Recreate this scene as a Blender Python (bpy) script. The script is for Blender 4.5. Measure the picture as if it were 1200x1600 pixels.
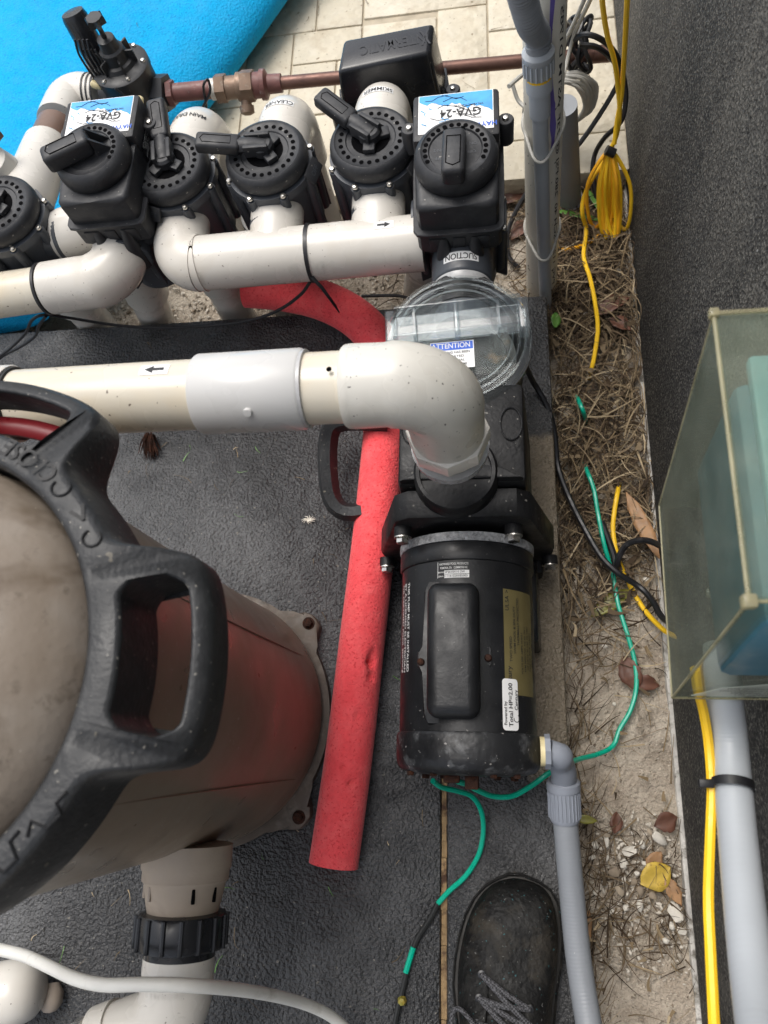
import bpy, bmesh, math, random
import numpy as np
from mathutils import Vector, Matrix
random.seed(11)
V = Vector
PI = math.pi
S = bpy.context.scene
for o in list(bpy.data.objects): bpy.data.objects.remove(o)
COL = S.collection

# ------------------------------------------------------------------ camera
FPX, HC = 1170.0, 1.05                      # focal length in photo pixels, phone height above the slab
nv = V((190, 390, FPX)).normalized()
yv = V((100, -3640, FPX)); yv = (yv - nv * yv.dot(nv)).normalized()
zc_ = -nv; xc_ = yv.cross(zc_)
ROT = Matrix((xc_, yv, zc_))                # camera (right, down, forward) -> world
CAMP = V((0, 0, HC))
cam = bpy.data.cameras.new('camera'); camo = bpy.data.objects.new('camera', cam); COL.objects.link(camo)
r_, u_, b_ = ROT @ V((1, 0, 0)), ROT @ V((0, -1, 0)), ROT @ V((0, 0, -1))
camo.matrix_world = Matrix(((r_.x, u_.x, b_.x, 0), (r_.y, u_.y, b_.y, 0), (r_.z, u_.z, b_.z, HC), (0, 0, 0, 1)))
cam.sensor_fit = 'VERTICAL'; cam.sensor_height = 36; cam.sensor_width = 27
cam.lens = FPX / 1600 * 36
cam.clip_start = .02; cam.clip_end = 500
cam.dof.use_dof = True; cam.dof.focus_distance = .93; cam.dof.aperture_fstop = 8.0
S.camera = camo
S.render.resolution_x, S.render.resolution_y = 768, 1024

def at(px, py, z=0.0):
    """world point seen at a photo pixel, at height z"""
    d = ROT @ V((px - 600, py - 800, FPX))
    return CAMP + d * ((z - HC) / d.z)

# ------------------------------------------------------------------ light
SUN_EL, SUN_AZ = math.radians(66), math.radians(-38)   # light comes over the pavers, from the upper left
w = bpy.data.worlds.new('World'); S.world = w; w.use_nodes = True
nt = w.node_tree; nt.nodes.clear()
sky = nt.nodes.new('ShaderNodeTexSky'); sky.sky_type = 'NISHITA'; sky.sun_disc = False
sky.sun_elevation = SUN_EL; sky.sun_rotation = SUN_AZ; sky.air_density = 1.0; sky.dust_density = 4.0; sky.ozone_density = 1.0
bg = nt.nodes.new('ShaderNodeBackground'); bg.inputs[1].default_value = .15
wo = nt.nodes.new('ShaderNodeOutputWorld')
hs_ = nt.nodes.new('ShaderNodeHueSaturation'); hs_.inputs['Saturation'].default_value = .35   # thin overcast
nt.links.new(sky.outputs[0], hs_.inputs['Color']); nt.links.new(hs_.outputs[0], bg.inputs[0]); nt.links.new(bg.outputs[0], wo.inputs[0])
sd = bpy.data.lights.new('sun', 'SUN'); sd.energy = 1.05; sd.angle = math.radians(38); sd.color = (1, .95, .88)
so = bpy.data.objects.new('sun', sd); COL.objects.link(so)
sdir = V((math.sin(SUN_AZ) * math.cos(SUN_EL), math.cos(SUN_AZ) * math.cos(SUN_EL), math.sin(SUN_EL)))
so.rotation_euler = sdir.to_track_quat('Z', 'Y').to_euler()
S.view_settings.view_transform = 'Standard'; S.view_settings.look = 'None'
S.view_settings.gamma = 1; S.view_settings.exposure = .68
S.render.engine = 'CYCLES'; S.cycles.max_bounces = 6; S.cycles.transparent_max_bounces = 24

# ------------------------------------------------------------------ materials
def nn(t, kind, **kw):
    n = t.nodes.new('ShaderNode' + kind)
    for k, v in kw.items(): setattr(n, k, v)
    return n

def ramp(t, src, stops):
    r = nn(t, 'ValToRGB'); e = r.color_ramp.elements
    while len(e) < len(stops): e.new(.5)
    for i, (p, c) in enumerate(stops):
        e[i].position = p; e[i].color = (c, c, c, 1) if not isinstance(c, tuple) else (*c, 1)
    t.links.new(src, r.inputs[0]); return r.outputs[0]

def mixc(t, fac, a, b, mode='MIX'):
    m = nn(t, 'Mix', data_type='RGBA', blend_type=mode)
    for i, s in ((0, fac), (6, a), (7, b)):
        if hasattr(s, 'links'): t.links.new(s, m.inputs[i])
        elif i == 0: m.inputs[0].default_value = s
        else: m.inputs[i].default_value = (*s, 1)
    return m.outputs[2]

def noise(t, co, scale, detail=4, rough=.6, stretch=None, dist=0):
    if stretch:
        mp = nn(t, 'Mapping'); mp.inputs['Scale'].default_value = stretch; t.links.new(co, mp.inputs[0]); co = mp.outputs[0]
    n = nn(t, 'TexNoise'); n.inputs['Scale'].default_value = scale; n.inputs['Detail'].default_value = detail
    n.inputs['Roughness'].default_value = rough; n.inputs['Distortion'].default_value = dist
    t.links.new(co, n.inputs['Vector']); return n.outputs[0]

def pbr(name, col, rough=.45, var=.12, vscale=9, bump=0, bscale=300, bdist=.001, blotch=None, specks=None, specks2=None,
        metal=0, spec=.5, stretch=None, rvar=.12, sheen=0, coat=0, sss=0):
    """col +- var at vscale; blotch=(colour, scale, lo, hi); specks=(colour, scale, threshold)"""
    m = bpy.data.materials.new(name); m.use_nodes = True; t = m.node_tree
    p = t.nodes['Principled BSDF']; co = nn(t, 'TexCoord').outputs['Object']
    n1 = noise(t, co, vscale, 3, .65, stretch)
    c = mixc(t, ramp(t, n1, [(.3, 0.), (.7, 1.)]), tuple(x * (1 - var) for x in col), tuple(min(1, x * (1 + var)) for x in col))
    if blotch:
        for b in (blotch if isinstance(blotch, list) else [blotch]):
            c = mixc(t, ramp(t, noise(t, co, b[1], 4, .68, b[4] if len(b) > 4 else None, .3), [(b[2], 0.), (b[3], 1.)]), c, b[0])
    for sp in (specks, specks2):
        if sp: c = mixc(t, ramp(t, noise(t, co, sp[1], 1, .5), [(sp[2] + .035, 0.), (sp[2] + .06, 1.)]), c, sp[0])
    t.links.new(c, p.inputs['Base Color'])
    rr = nn(t, 'MapRange'); t.links.new(noise(t, co, vscale * 4, 2), rr.inputs[0])
    rr.inputs[1].default_value = .3; rr.inputs[2].default_value = .7
    rr.inputs[3].default_value = max(.03, rough - rvar); rr.inputs[4].default_value = min(1, rough + rvar)
    t.links.new(rr.outputs[0], p.inputs['Roughness'])
    p.inputs['Metallic'].default_value = metal; p.inputs['Specular IOR Level'].default_value = spec
    if coat: p.inputs['Coat Weight'].default_value = coat; p.inputs['Coat Roughness'].default_value = .15
    if sheen: p.inputs['Sheen Weight'].default_value = sheen
    if sss:
        p.inputs['Subsurface Weight'].default_value = sss; p.inputs['Subsurface Radius'].default_value = (.006, .003, .002)
    if bump:
        b = nn(t, 'Bump'); b.inputs['Strength'].default_value = bump; b.inputs['Distance'].default_value = bdist
        t.links.new(noise(t, co, bscale, 1.5, .45), b.inputs['Height']); t.links.new(b.outputs[0], p.inputs['Normal'])
    return m

def clear(name, tint, fres=1.45, rough=.08, haze=.0, hazec=(.6, .6, .5)):
    """thin clear plastic: lets light straight through, reflects by Fresnel, a little milky"""
    m = bpy.data.materials.new(name); m.use_nodes = True; t = m.node_tree; t.nodes.clear()
    out = nn(t, 'OutputMaterial'); tr = nn(t, 'BsdfTransparent'); tr.inputs[0].default_value = (*tint, 1)
    gl = nn(t, 'BsdfGlossy'); gl.inputs['Roughness'].default_value = rough
    fr = nn(t, 'Fresnel'); gb_ = nn(t, 'NewGeometry'); mb_ = nn(t, 'MapRange')   # rays go straight through: same reflectance from both sides
    t.links.new(gb_.outputs['Backfacing'], mb_.inputs[0]); mb_.inputs[3].default_value = fres; mb_.inputs[4].default_value = 1 / fres; t.links.new(mb_.outputs[0], fr.inputs[0])
    mx = nn(t, 'MixShader'); t.links.new(fr.outputs[0], mx.inputs[0]); t.links.new(tr.outputs[0], mx.inputs[1]); t.links.new(gl.outputs[0], mx.inputs[2])
    last = mx.outputs[0]
    if haze:
        df = nn(t, 'BsdfDiffuse'); df.inputs[0].default_value = (*hazec, 1)
        co = nn(t, 'TexCoord').outputs['Object']
        mr = nn(t, 'MapRange'); t.links.new(noise(t, co, 22, 5), mr.inputs[0]); mr.inputs[1].default_value = .3; mr.inputs[2].default_value = .7
        mr.inputs[3].default_value = haze * .6; mr.inputs[4].default_value = haze * 1.4
        m2 = nn(t, 'MixShader'); t.links.new(mr.outputs[0], m2.inputs[0]); t.links.new(last, m2.inputs[1]); t.links.new(df.outputs[0], m2.inputs[2]); last = m2.outputs[0]
    t.links.new(last, out.inputs[0]); return m

def island(name, a, b, mid):
    """each loose blade or grain takes a tone of its own"""
    m = bpy.data.materials.new(name); m.use_nodes = True; t = m.node_tree; p = t.nodes['Principled BSDF']
    g = nn(t, 'NewGeometry'); c = ramp(t, g.outputs['Random Per Island'], [(0., a), (.5, mid), (1., b)])
    co = nn(t, 'TexCoord').outputs['Object']
    c = mixc(t, noise(t, co, 70, 3), c, (.5, .5, .5), 'OVERLAY')
    t.links.new(c, p.inputs['Base Color']); p.inputs['Roughness'].default_value = .8; p.inputs['Specular IOR Level'].default_value = .25
    return m

M = {}
M['pvc'] = pbr('white_pvc', (.62, .59, .535), .25, .06, 6, .1, 50, .0012, blotch=((.52, .46, .37), 5, .52, .8), specks=((.16, .13, .11), 240, .715), rvar=.08)
M['pvc_yellow'] = pbr('yellowed_pvc', (.62, .57, .47), .26, .06, 5, .08, 60, .0008, blotch=((.62, .52, .36), 7, .5, .8), specks=((.16, .13, .1), 170, .71), rvar=.08)
M['pvc_grey'] = pbr('pale_grey_pvc', (.54, .535, .52), .3, .05, 6, .05, 150, specks=((.3, .29, .28), 140, .74))
M['pvc_ivory'] = pbr('weathered_ivory_pvc', (.60, .58, .525), .33, .06, 6, .1, 60, .001, blotch=((.44, .41, .35), 6, .52, .8), specks=((.12, .11, .1), 260, .70))
M['pvc_cream'] = pbr('cream_pvc', (.74, .71, .62), .4, .05, 8, blotch=((.58, .54, .46), 9, .54, .8), specks=((.1, .09, .08), 130, .68))
M['pvc_dull'] = pbr('dusty_pvc', (.58, .55, .5), .5, .1, 8, .05, 120, blotch=((.4, .3, .25), 6, .55, .8), specks=((.08, .07, .06), 110, .7))
M['primer'] = pbr('brown_pipe', (.16, .095, .065), .4, .2, 12)
M['cement'] = pbr('pipe_cement', (.40, .40, .40), .3, .15, 25)
M['purple'] = pbr('purple_primer', (.16, .12, .42), .5, .2, 30)
M['conduit'] = pbr('grey_conduit', (.22, .235, .255), .5, .06, 8, .06, 300, specks=((.4, .4, .4), 150, .75))
M['conduit_light'] = pbr('light_grey_conduit', (.40, .425, .45), .42, .06, 8, .06, 200)
M['fitting'] = pbr('blue_grey_fitting', (.24, .26, .30), .5, .05, 9)
M['black'] = pbr('black_plastic', (.015, .016, .018), .46, .2, 9, .15, 500, .0006, specks=((.14, .135, .13), 190, .735), blotch=((.05, .05, .052), 6, .55, .85))
M['black_gloss'] = pbr('glossy_black_plastic', (.014, .015, .018), .24, .15, 9, specks=((.12, .12, .12), 200, .75), rvar=.06)
M['ring'] = pbr('weathered_black_plastic', (.016, .017, .0185), .48, .2, 8, .5, 260, .001, blotch=((.036, .037, .038), 9, .45, .75), specks=((.17, .16, .14), 260, .695), specks2=((.11, .10, .08), 130, .71), spec=.4)
M['valve'] = pbr('charcoal_valve_plastic', (.052, .058, .068), .4, .15, 12, .08, 300, blotch=((.10, .10, .105), 10, .55, .8), specks=((.25, .24, .22), 190, .74))
M['cap'] = pbr('faded_black_plastic', (.022, .023, .026), .5, .2, 14, .3, 260, .0008, blotch=((.045, .045, .046), 22, .5, .75), specks=((.2, .19, .17), 170, .71), spec=.42)
M['hole_shade'] = pbr('recess_shade', (.0025, .0025, .003), .9, 0, spec=.05)  # near-black: the shade inside openings is put into this colour
M['motor'] = pbr('black_motor_paint', (.0105, .011, .0125), .42, .2, 10, .25, 260, .0008, blotch=((.017, .0175, .0185), 12, .5, .8), specks=((.11, .105, .1), 280, .71), spec=.4)
M['motor_end'] = pbr('scuffed_black_motor_paint', (.011, .0115, .013), .42, .2, 10, .5, 120, .0015, blotch=[((.03, .031, .033), 9, .45, .8), ((.09, .093, .097), 40, .55, .7)], specks=((.22, .21, .2), 200, .69), spec=.4)
M['volute'] = pbr('dusty_black_plastic', (.0075, .0076, .0085), .5, .2, 10, .4, 220, .0009, specks=((.2, .19, .17), 170, .70), specks2=((.1, .095, .085), 80, .71), blotch=((.022, .0215, .021), 14, .5, .8), spec=.35)
M['rust'] = pbr('rusty_steel', (.03, .015, .011), .9, .5, 90, 1, 260, blotch=((.075, .028, .014), 120, .5, .7), spec=.15)
M['steel'] = pbr('steel', (.62, .60, .56), .32, .12, 40, metal=1, blotch=((.25, .2, .16), 90, .6, .75))
M['castalu'] = pbr('cast_aluminium', (.33, .335, .34), .6, .4, 120, 1, 260, .002, blotch=((.12, .12, .12), 160, .5, .7))
M['flange'] = pbr('grimy_taupe', (.10, .078, .060), .6, .3, 14, .4, 120, .001, blotch=[((.19, .16, .13), 22, .5, .7), ((.03, .024, .02), 30, .56, .7)])
M['tank'] = pbr('taupe_tank', (.215, .165, .118), .34, .12, 5, .15, 90, .0008, blotch=[((.25, .205, .155), 6, .5, .8), ((.11, .08, .053), 9, .54, .8)], specks=((.3, .27, .22), 190, .715), rvar=.08)
M['dome'] = pbr('weathered_taupe_dome', (.235, .192, .15), .42, .1, 5, .3, 200, .001, blotch=[((.315, .28, .24), 5, .46, .72), ((.125, .092, .062), 8, .53, .7, (1, 1.6, 1)), ((.16, .13, .10), 60, .58, .72)], specks=((.4, .36, .3), 220, .76))
M['port'] = pbr('faded_taupe_plastic', (.42, .345, .27), .6, .1, 14, .3, 160, .001, blotch=((.25, .2, .155), 14, .52, .8))
M['port2'] = pbr('light_taupe_plastic', (.36, .30, .245), .6, .1, 14)
M['red_foam'] = pbr('red_foam', (.80, .085, .095), .95, .08, 160, .8, 330, .0018, blotch=[((.84, .13, .135), 45, .45, .72), ((.68, .06, .07), 7, .52, .8)], specks=((.66, .05, .06), 280, .6), spec=.12, sheen=.15)
M['cyan_foam'] = pbr('cyan_foam', (.0, .32, .62), .8, .05, 8, 1.0, 230, .0022, specks=((.0, .26, .55), 250, .56), spec=.25)
M['dark_red'] = pbr('dark_red_plastic', (.16, .012, .016), .35, .1, 9)
M['copper'] = pbr('tarnished_copper', (.15, .08, .062), .42, .2, 30, metal=.55, blotch=((.09, .05, .045), 25, .55, .8))
M['brass'] = pbr('tarnished_brass', (.20, .135, .095), .5, .25, 40, metal=.4, blotch=((.32, .29, .24), 60, .58, .75))
M['redbrown'] = pbr('red_brown_pipe', (.15, .06, .052), .5, .3, 35, blotch=((.35, .32, .3), 60, .6, .75))
M['grn'] = pbr('green_wire', (.0, .42, .27), .35, .05, 20)
M['grn_end'] = pbr('black_tape', (.015, .016, .016), .5, .2, 40)
M['yel'] = pbr('yellow_wire', (.95, .58, .02), .4, .06, 20, specks=((.4, .22, .02), 120, .75))
M['org'] = pbr('orange_yellow_wire', (.93, .44, .015), .4, .1, 20)
M['blackwire'] = pbr('black_cable', (.012, .012, .014), .42, .1, 30)
M['greywire'] = pbr('grey_cable', (.44, .43, .39), .5, .08, 20)
M['whitewire'] = pbr('white_cable', (.70, .69, .64), .45, .06, 20, blotch=((.5, .48, .42), 20, .6, .8))
M['leather'] = pbr('worn_black_leather', (.006, .006, .006), .62, .25, 14, .9, 200, .0016, blotch=[((.018, .0175, .0165), 40, .45, .7), ((.036, .031, .024), 18, .53, .72)], specks=((.03, .09, .10), 260, .68), specks2=((.10, .10, .095), 300, .69), spec=.25)
M['sole'] = pbr('black_rubber_sole', (.03, .028, .025), .7, .2, 30)
M['lace'] = None
M['leaf_y'] = pbr('yellow_leaf', (.55, .38, .06), .5, .2, 60, .3, 200, blotch=((.2, .09, .02), 70, .58, .7))
M['leaf_g'] = pbr('olive_leaf', (.20, .19, .03), .4, .3, 40, .3, 150, blotch=((.34, .22, .04), 40, .55, .75))
M['leaf_b'] = pbr('brown_leaf', (.12, .05, .03), .55, .3, 50, .4, 150)
M['leaf_t'] = pbr('tan_leaf', (.34, .19, .09), .55, .3, 50, .4, 150)
M['blade_g'] = pbr('green_blade', (.10, .24, .04), .45, .25, 40)
M['straw'] = island('dry_straw', (.05, .036, .022), (.46, .37, .24), (.24, .175, .10))
M['straw2'] = island('brown_straw', (.022, .015, .010), (.22, .165, .10), (.085, .057, .034))
M['pebble'] = pbr('pale_pebble', (.70, .66, .58), .75, .2, 60, .3, 300, blotch=((.34, .28, .22), 60, .5, .75))
M['pebble2'] = island('tan_grit', (.16, .125, .09), (.55, .48, .39), (.34, .28, .21))
M['pebble3'] = island('pale_grit', (.25, .21, .16), (.68, .63, .55), (.48, .43, .36))
M['paper'] = pbr('white_label', (.78, .78, .77), .5, .03, 20)
M['ink'] = pbr('black_ink', (.02, .02, .022), .6, .1, 30)
M['blue_ink'] = pbr('blue_print', (.015, .10, .55), .5, .05, 30)
M['sky_ink'] = pbr('sky_blue_print', (.05, .33, .72), .45, .2, 60)
M['gold'] = pbr('gold_plate', (.20, .165, .07), .4, .1, 20, metal=.3)
M['ink_pale'] = pbr('white_print', (.7, .7, .68), .6, .05, 40)
M['basket'] = pbr('stained_basket', (.022, .022, .018), .6, .3, 20, blotch=((.16, .10, .045), 26, .56, .72))
M['amber'] = pbr('cream_connector', (.62, .53, .30), .45, .15, 40)
M['clear_lid'] = clear('clear_lid', (.95, .97, .97), 1.27, .04, .006, (.75, .78, .8))
M['clear_box'] = clear('yellowed_clear_plastic', (.88, .91, .86), 1.33, .12, .13, (.38, .41, .34))
M['clear_edge'] = clear('yellowed_plastic_edge', (.80, .78, .62), 1.35, .15, .42, (.50, .46, .31))
M['clear_rim'] = clear('clear_moulded_rib', (.88, .91, .92), 1.6, .05, .05, (.7, .73, .76))
M['device_blue'] = pbr('blue_enclosure', (.05, .16, .22), .5, .15, 10)
M['device_pale'] = pbr('pale_blue_panel', (.17, .38, .44), .5, .1, 12)

# dark painted concrete: coarse bump, pale patches (wear and painted sky sheen), bare concrete by the chipped edge
def slab_mat(name, bare):
    m = bpy.data.materials.new(name); m.use_nodes = True; t = m.node_tree; p = t.nodes['Principled BSDF']
    co = nn(t, 'TexCoord').outputs['Object']
    c = mixc(t, ramp(t, noise(t, co, 5, 6, .65), [(.35, 0.), (.7, 1.)]), (.029, .0293, .0305), (.06, .0605, .063))
    c = mixc(t, ramp(t, noise(t, co, 3.2, 4, .7, None, .5), [(.47, 0.), (.68, .8)]), c, (.125, .126, .128))  # pale patches: wear, with sky sheen put into the colour
    c = mixc(t, ramp(t, noise(t, co, 170, 2, .5), [(.69, 0.), (.73, .6)]), c, (.26, .24, .2))
    if bare:
        sx = nn(t, 'SeparateXYZ'); t.links.new(co, sx.inputs[0])
        nz = noise(t, co, 22, 5, .7)
        def edge(sock, thr, amp, wdt):
            a = nn(t, 'Math', operation='MULTIPLY_ADD'); t.links.new(nz, a.inputs[0]); a.inputs[1].default_value = amp; t.links.new(sock, a.inputs[2])
            return ramp(t, a.outputs[0], [(thr, 0.), (thr + wdt, 1.)])
        mr = nn(t, 'MapRange'); t.links.new(sx.outputs[0], mr.inputs[0]); mr.inputs[1].default_value = -.1; mr.inputs[2].default_value = .1
        my = nn(t, 'MapRange'); t.links.new(sx.outputs[1], my.inputs[0]); my.inputs[1].default_value = -.5; my.inputs[2].default_value = .8
        edge1 = edge(mr.outputs[0], .955, .06, .02)                                   # chipped arris
        big = edge(mr.outputs[0], .66, .06, .03)                                       # unpainted band beside the pump
        y0 = edge(my.outputs[0], .38, .03, .01); y1 = edge(my.outputs[0], .752, .03, .01)
        d = nn(t, 'Math', operation='SUBTRACT'); t.links.new(y0, d.inputs[0]); t.links.new(y1, d.inputs[1])
        e = nn(t, 'Math', operation='MULTIPLY'); t.links.new(d.outputs[0], e.inputs[0]); t.links.new(big, e.inputs[1])
        f = nn(t, 'Math', operation='MAXIMUM'); t.links.new(e.outputs[0], f.inputs[0]); t.links.new(edge1, f.inputs[1])
        con = mixc(t, noise(t, co, 60, 5), (.14, .115, .08), (.27, .225, .165))
        c = mixc(t, f.outputs[0], c, con)
    t.links.new(c, p.inputs['Base Color'])
    r = nn(t, 'MapRange'); t.links.new(noise(t, co, 14, 5, .7), r.inputs[0]); r.inputs[1].default_value = .3; r.inputs[2].default_value = .7
    r.inputs[3].default_value = .3; r.inputs[4].default_value = .56; t.links.new(r.outputs[0], p.inputs['Roughness'])
    b = nn(t, 'Bump'); b.inputs['Strength'].default_value = 1; b.inputs['Distance'].default_value = .0058
    h = nn(t, 'Math', operation='ADD'); t.links.new(noise(t, co, 230, 1.8, .5), h.inputs[0])
    g = nn(t, 'Math', operation='MULTIPLY'); t.links.new(noise(t, co, 30, 2, .5), g.inputs[0]); g.inputs[1].default_value = 1.2
    t.links.new(g.outputs[0], h.inputs[1]); t.links.new(h.outputs[0], b.inputs['Height']); t.links.new(b.outputs[0], p.inputs['Normal'])
    return m
M['slab'] = slab_mat('black_painted_concrete', False)
M['slab_side'] = slab_mat('black_painted_concrete_chipped', True)

def soil_mat():
    m = bpy.data.materials.new('sandy_soil'); m.use_nodes = True; t = m.node_tree; p = t.nodes['Principled BSDF']
    co = nn(t, 'TexCoord').outputs['Object']
    c = mixc(t, ramp(t, noise(t, co, 12, 6, .7), [(.35, 0.), (.7, 1.)]), (.36, .30, .235), (.58, .515, .425))
    c = mixc(t, ramp(t, noise(t, co, 7, 6, .75, None, .6), [(.58, 0.), (.70, .85)]), c, (.15, .118, .085))
    c = mixc(t, ramp(t, noise(t, co, 260, 3, .6), [(.62, 0.), (.7, 1.)]), c, (.58, .52, .43))
    c = mixc(t, ramp(t, noise(t, co, 200, 3, .6), [(.66, 0.), (.72, 1.)]), c, (.08, .06, .04))
    t.links.new(c, p.inputs['Base Color']); p.inputs['Roughness'].default_value = .95; p.inputs['Specular IOR Level'].default_value = .2
    b = nn(t, 'Bump'); b.inputs['Strength'].default_value = 1; b.inputs['Distance'].default_value = .008
    t.links.new(noise(t, co, 180, 2, .55), b.inputs['Height']); t.links.new(b.outputs[0], p.inputs['Normal'])
    return m
M['soil'] = soil_mat()

def wall_mat():
    m = bpy.data.materials.new('dark_stucco'); m.use_nodes = True; t = m.node_tree; p = t.nodes['Principled BSDF']
    co = nn(t, 'TexCoord').outputs['Object']
    c = mixc(t, ramp(t, noise(t, co, 4, 5, .6), [(.3, 0.), (.7, 1.)]), (.036, .036, .036), (.062, .061, .06))
    c = mixc(t, ramp(t, noise(t, co, 3, 6, .7, (1, 1, .35), .4), [(.45, 0.), (.7, .8)]), c, (.17, .16, .14))   # dusty streaks
    v = noise(t, co, 330, 1.5, .5)
    c = mixc(t, ramp(t, v, [(.5, 0.), (.66, .6)]), c, (.27, .257, .225))
    c = mixc(t, ramp(t, noise(t, co, 240, 3, .6), [(.36, .8), (.47, 0.)]), c, (.014, .014, .0145))
    c = mixc(t, ramp(t, noise(t, co, 120, 2, .5), [(.74, 0.), (.77, 1.)]), c, (.45, .44, .42))
    # bare cement at the very foot of the wall
    sx = nn(t, 'SeparateXYZ'); t.links.new(co, sx.inputs[0])
    a = nn(t, 'Math', operation='MULTIPLY_ADD'); t.links.new(noise(t, co, 25, 5, .7), a.inputs[0]); a.inputs[1].default_value = -.02; t.links.new(sx.outputs[2], a.inputs[2])
    mr = nn(t, 'MapRange'); t.links.new(a.outputs[0], mr.inputs[0]); mr.inputs[1].default_value = -.085; mr.inputs[2].default_value = -.078; mr.inputs[3].default_value = 1; mr.inputs[4].default_value = 0
    c = mixc(t, mr.outputs[0], c, (.5, .48, .44))
    t.links.new(c, p.inputs['Base Color']); p.inputs['Roughness'].default_value = .8; p.inputs['Specular IOR Level'].default_value = .3
    b = nn(t, 'Bump'); b.inputs['Strength'].default_value = 1; b.inputs['Distance'].default_value = .0035
    t.links.new(v, b.inputs['Height']); t.links.new(b.outputs[0], p.inputs['Normal'])
    return m
M['wall'] = wall_mat()
M['paver'] = pbr('travertine', (.56, .505, .39), .6, .12, 9, .9, 60, .004, blotch=[((.42, .35, .25), 16, .52, .75), ((.64, .60, .50), 8, .5, .75)], specks=((.25, .2, .13), 70, .70), specks2=((.3, .25, .18), 170, .68))
M['bare'] = pbr('bare_cement', (.52, .5, .46), .85, .3, 30, .8, 120, .003, blotch=((.16, .145, .12), 40, .52, .66))
M['grout'] = pbr('sand_joint', (.42, .365, .275), .9, .2, 30)
M['joint'] = pbr('rotten_joint_board', (.30, .20, .10), .9, .4, 60, .9, 150, .003, blotch=((.07, .035, .02), 40, .5, .65), stretch=(1, .2, 1))

def lace_mat():
    m = bpy.data.materials.new('checked_lace'); m.use_nodes = True; t = m.node_tree; p = t.nodes['Principled BSDF']
    co = nn(t, 'TexCoord').outputs['Object']
    c = nn(t, 'TexChecker'); c.inputs['Scale'].default_value = 480; c.inputs[1].default_value = (.02, .02, .022, 1); c.inputs[2].default_value = (.1, .1, .108, 1)
    t.links.new(co, c.inputs[0]); t.links.new(c.outputs[0], p.inputs['Base Color']); p.inputs['Roughness'].default_value = .8
    return m
M['lace'] = lace_mat()

# ------------------------------------------------------------------ mesh building
def frame_from(ax, ref=None):
    ax = V(ax).normalized()
    ref = V(ref) if ref is not None else (V((0, 0, 1)) if abs(ax.z) < .9 else V((1, 0, 0)))
    u = (ref - ax * ref.dot(ax)).normalized()
    return u, ax.cross(u), ax

def cr(pts, n=8, closed=False):
    """Catmull-Rom through the points"""
    P = [V(p) for p in pts]; out = []
    k = len(P); rng = range(k if closed else k - 1)
    for i in rng:
        p1, p2 = P[i], P[(i + 1) % k]
        p0 = P[i - 1] if (closed or i > 0) else p1 * 2 - p2
        p3 = P[(i + 2) % k] if (closed or i + 2 < k) else p2 * 2 - p1
        for j in range(n):
            t = j / n
            out.append(.5 * ((2 * p1) + (p2 - p0) * t + (2 * p0 - 5 * p1 + 4 * p2 - p3) * t * t + (3 * p1 - p0 - 3 * p2 + p3) * t ** 3))
    if not closed: out.append(P[-1].copy())
    return out

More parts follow.
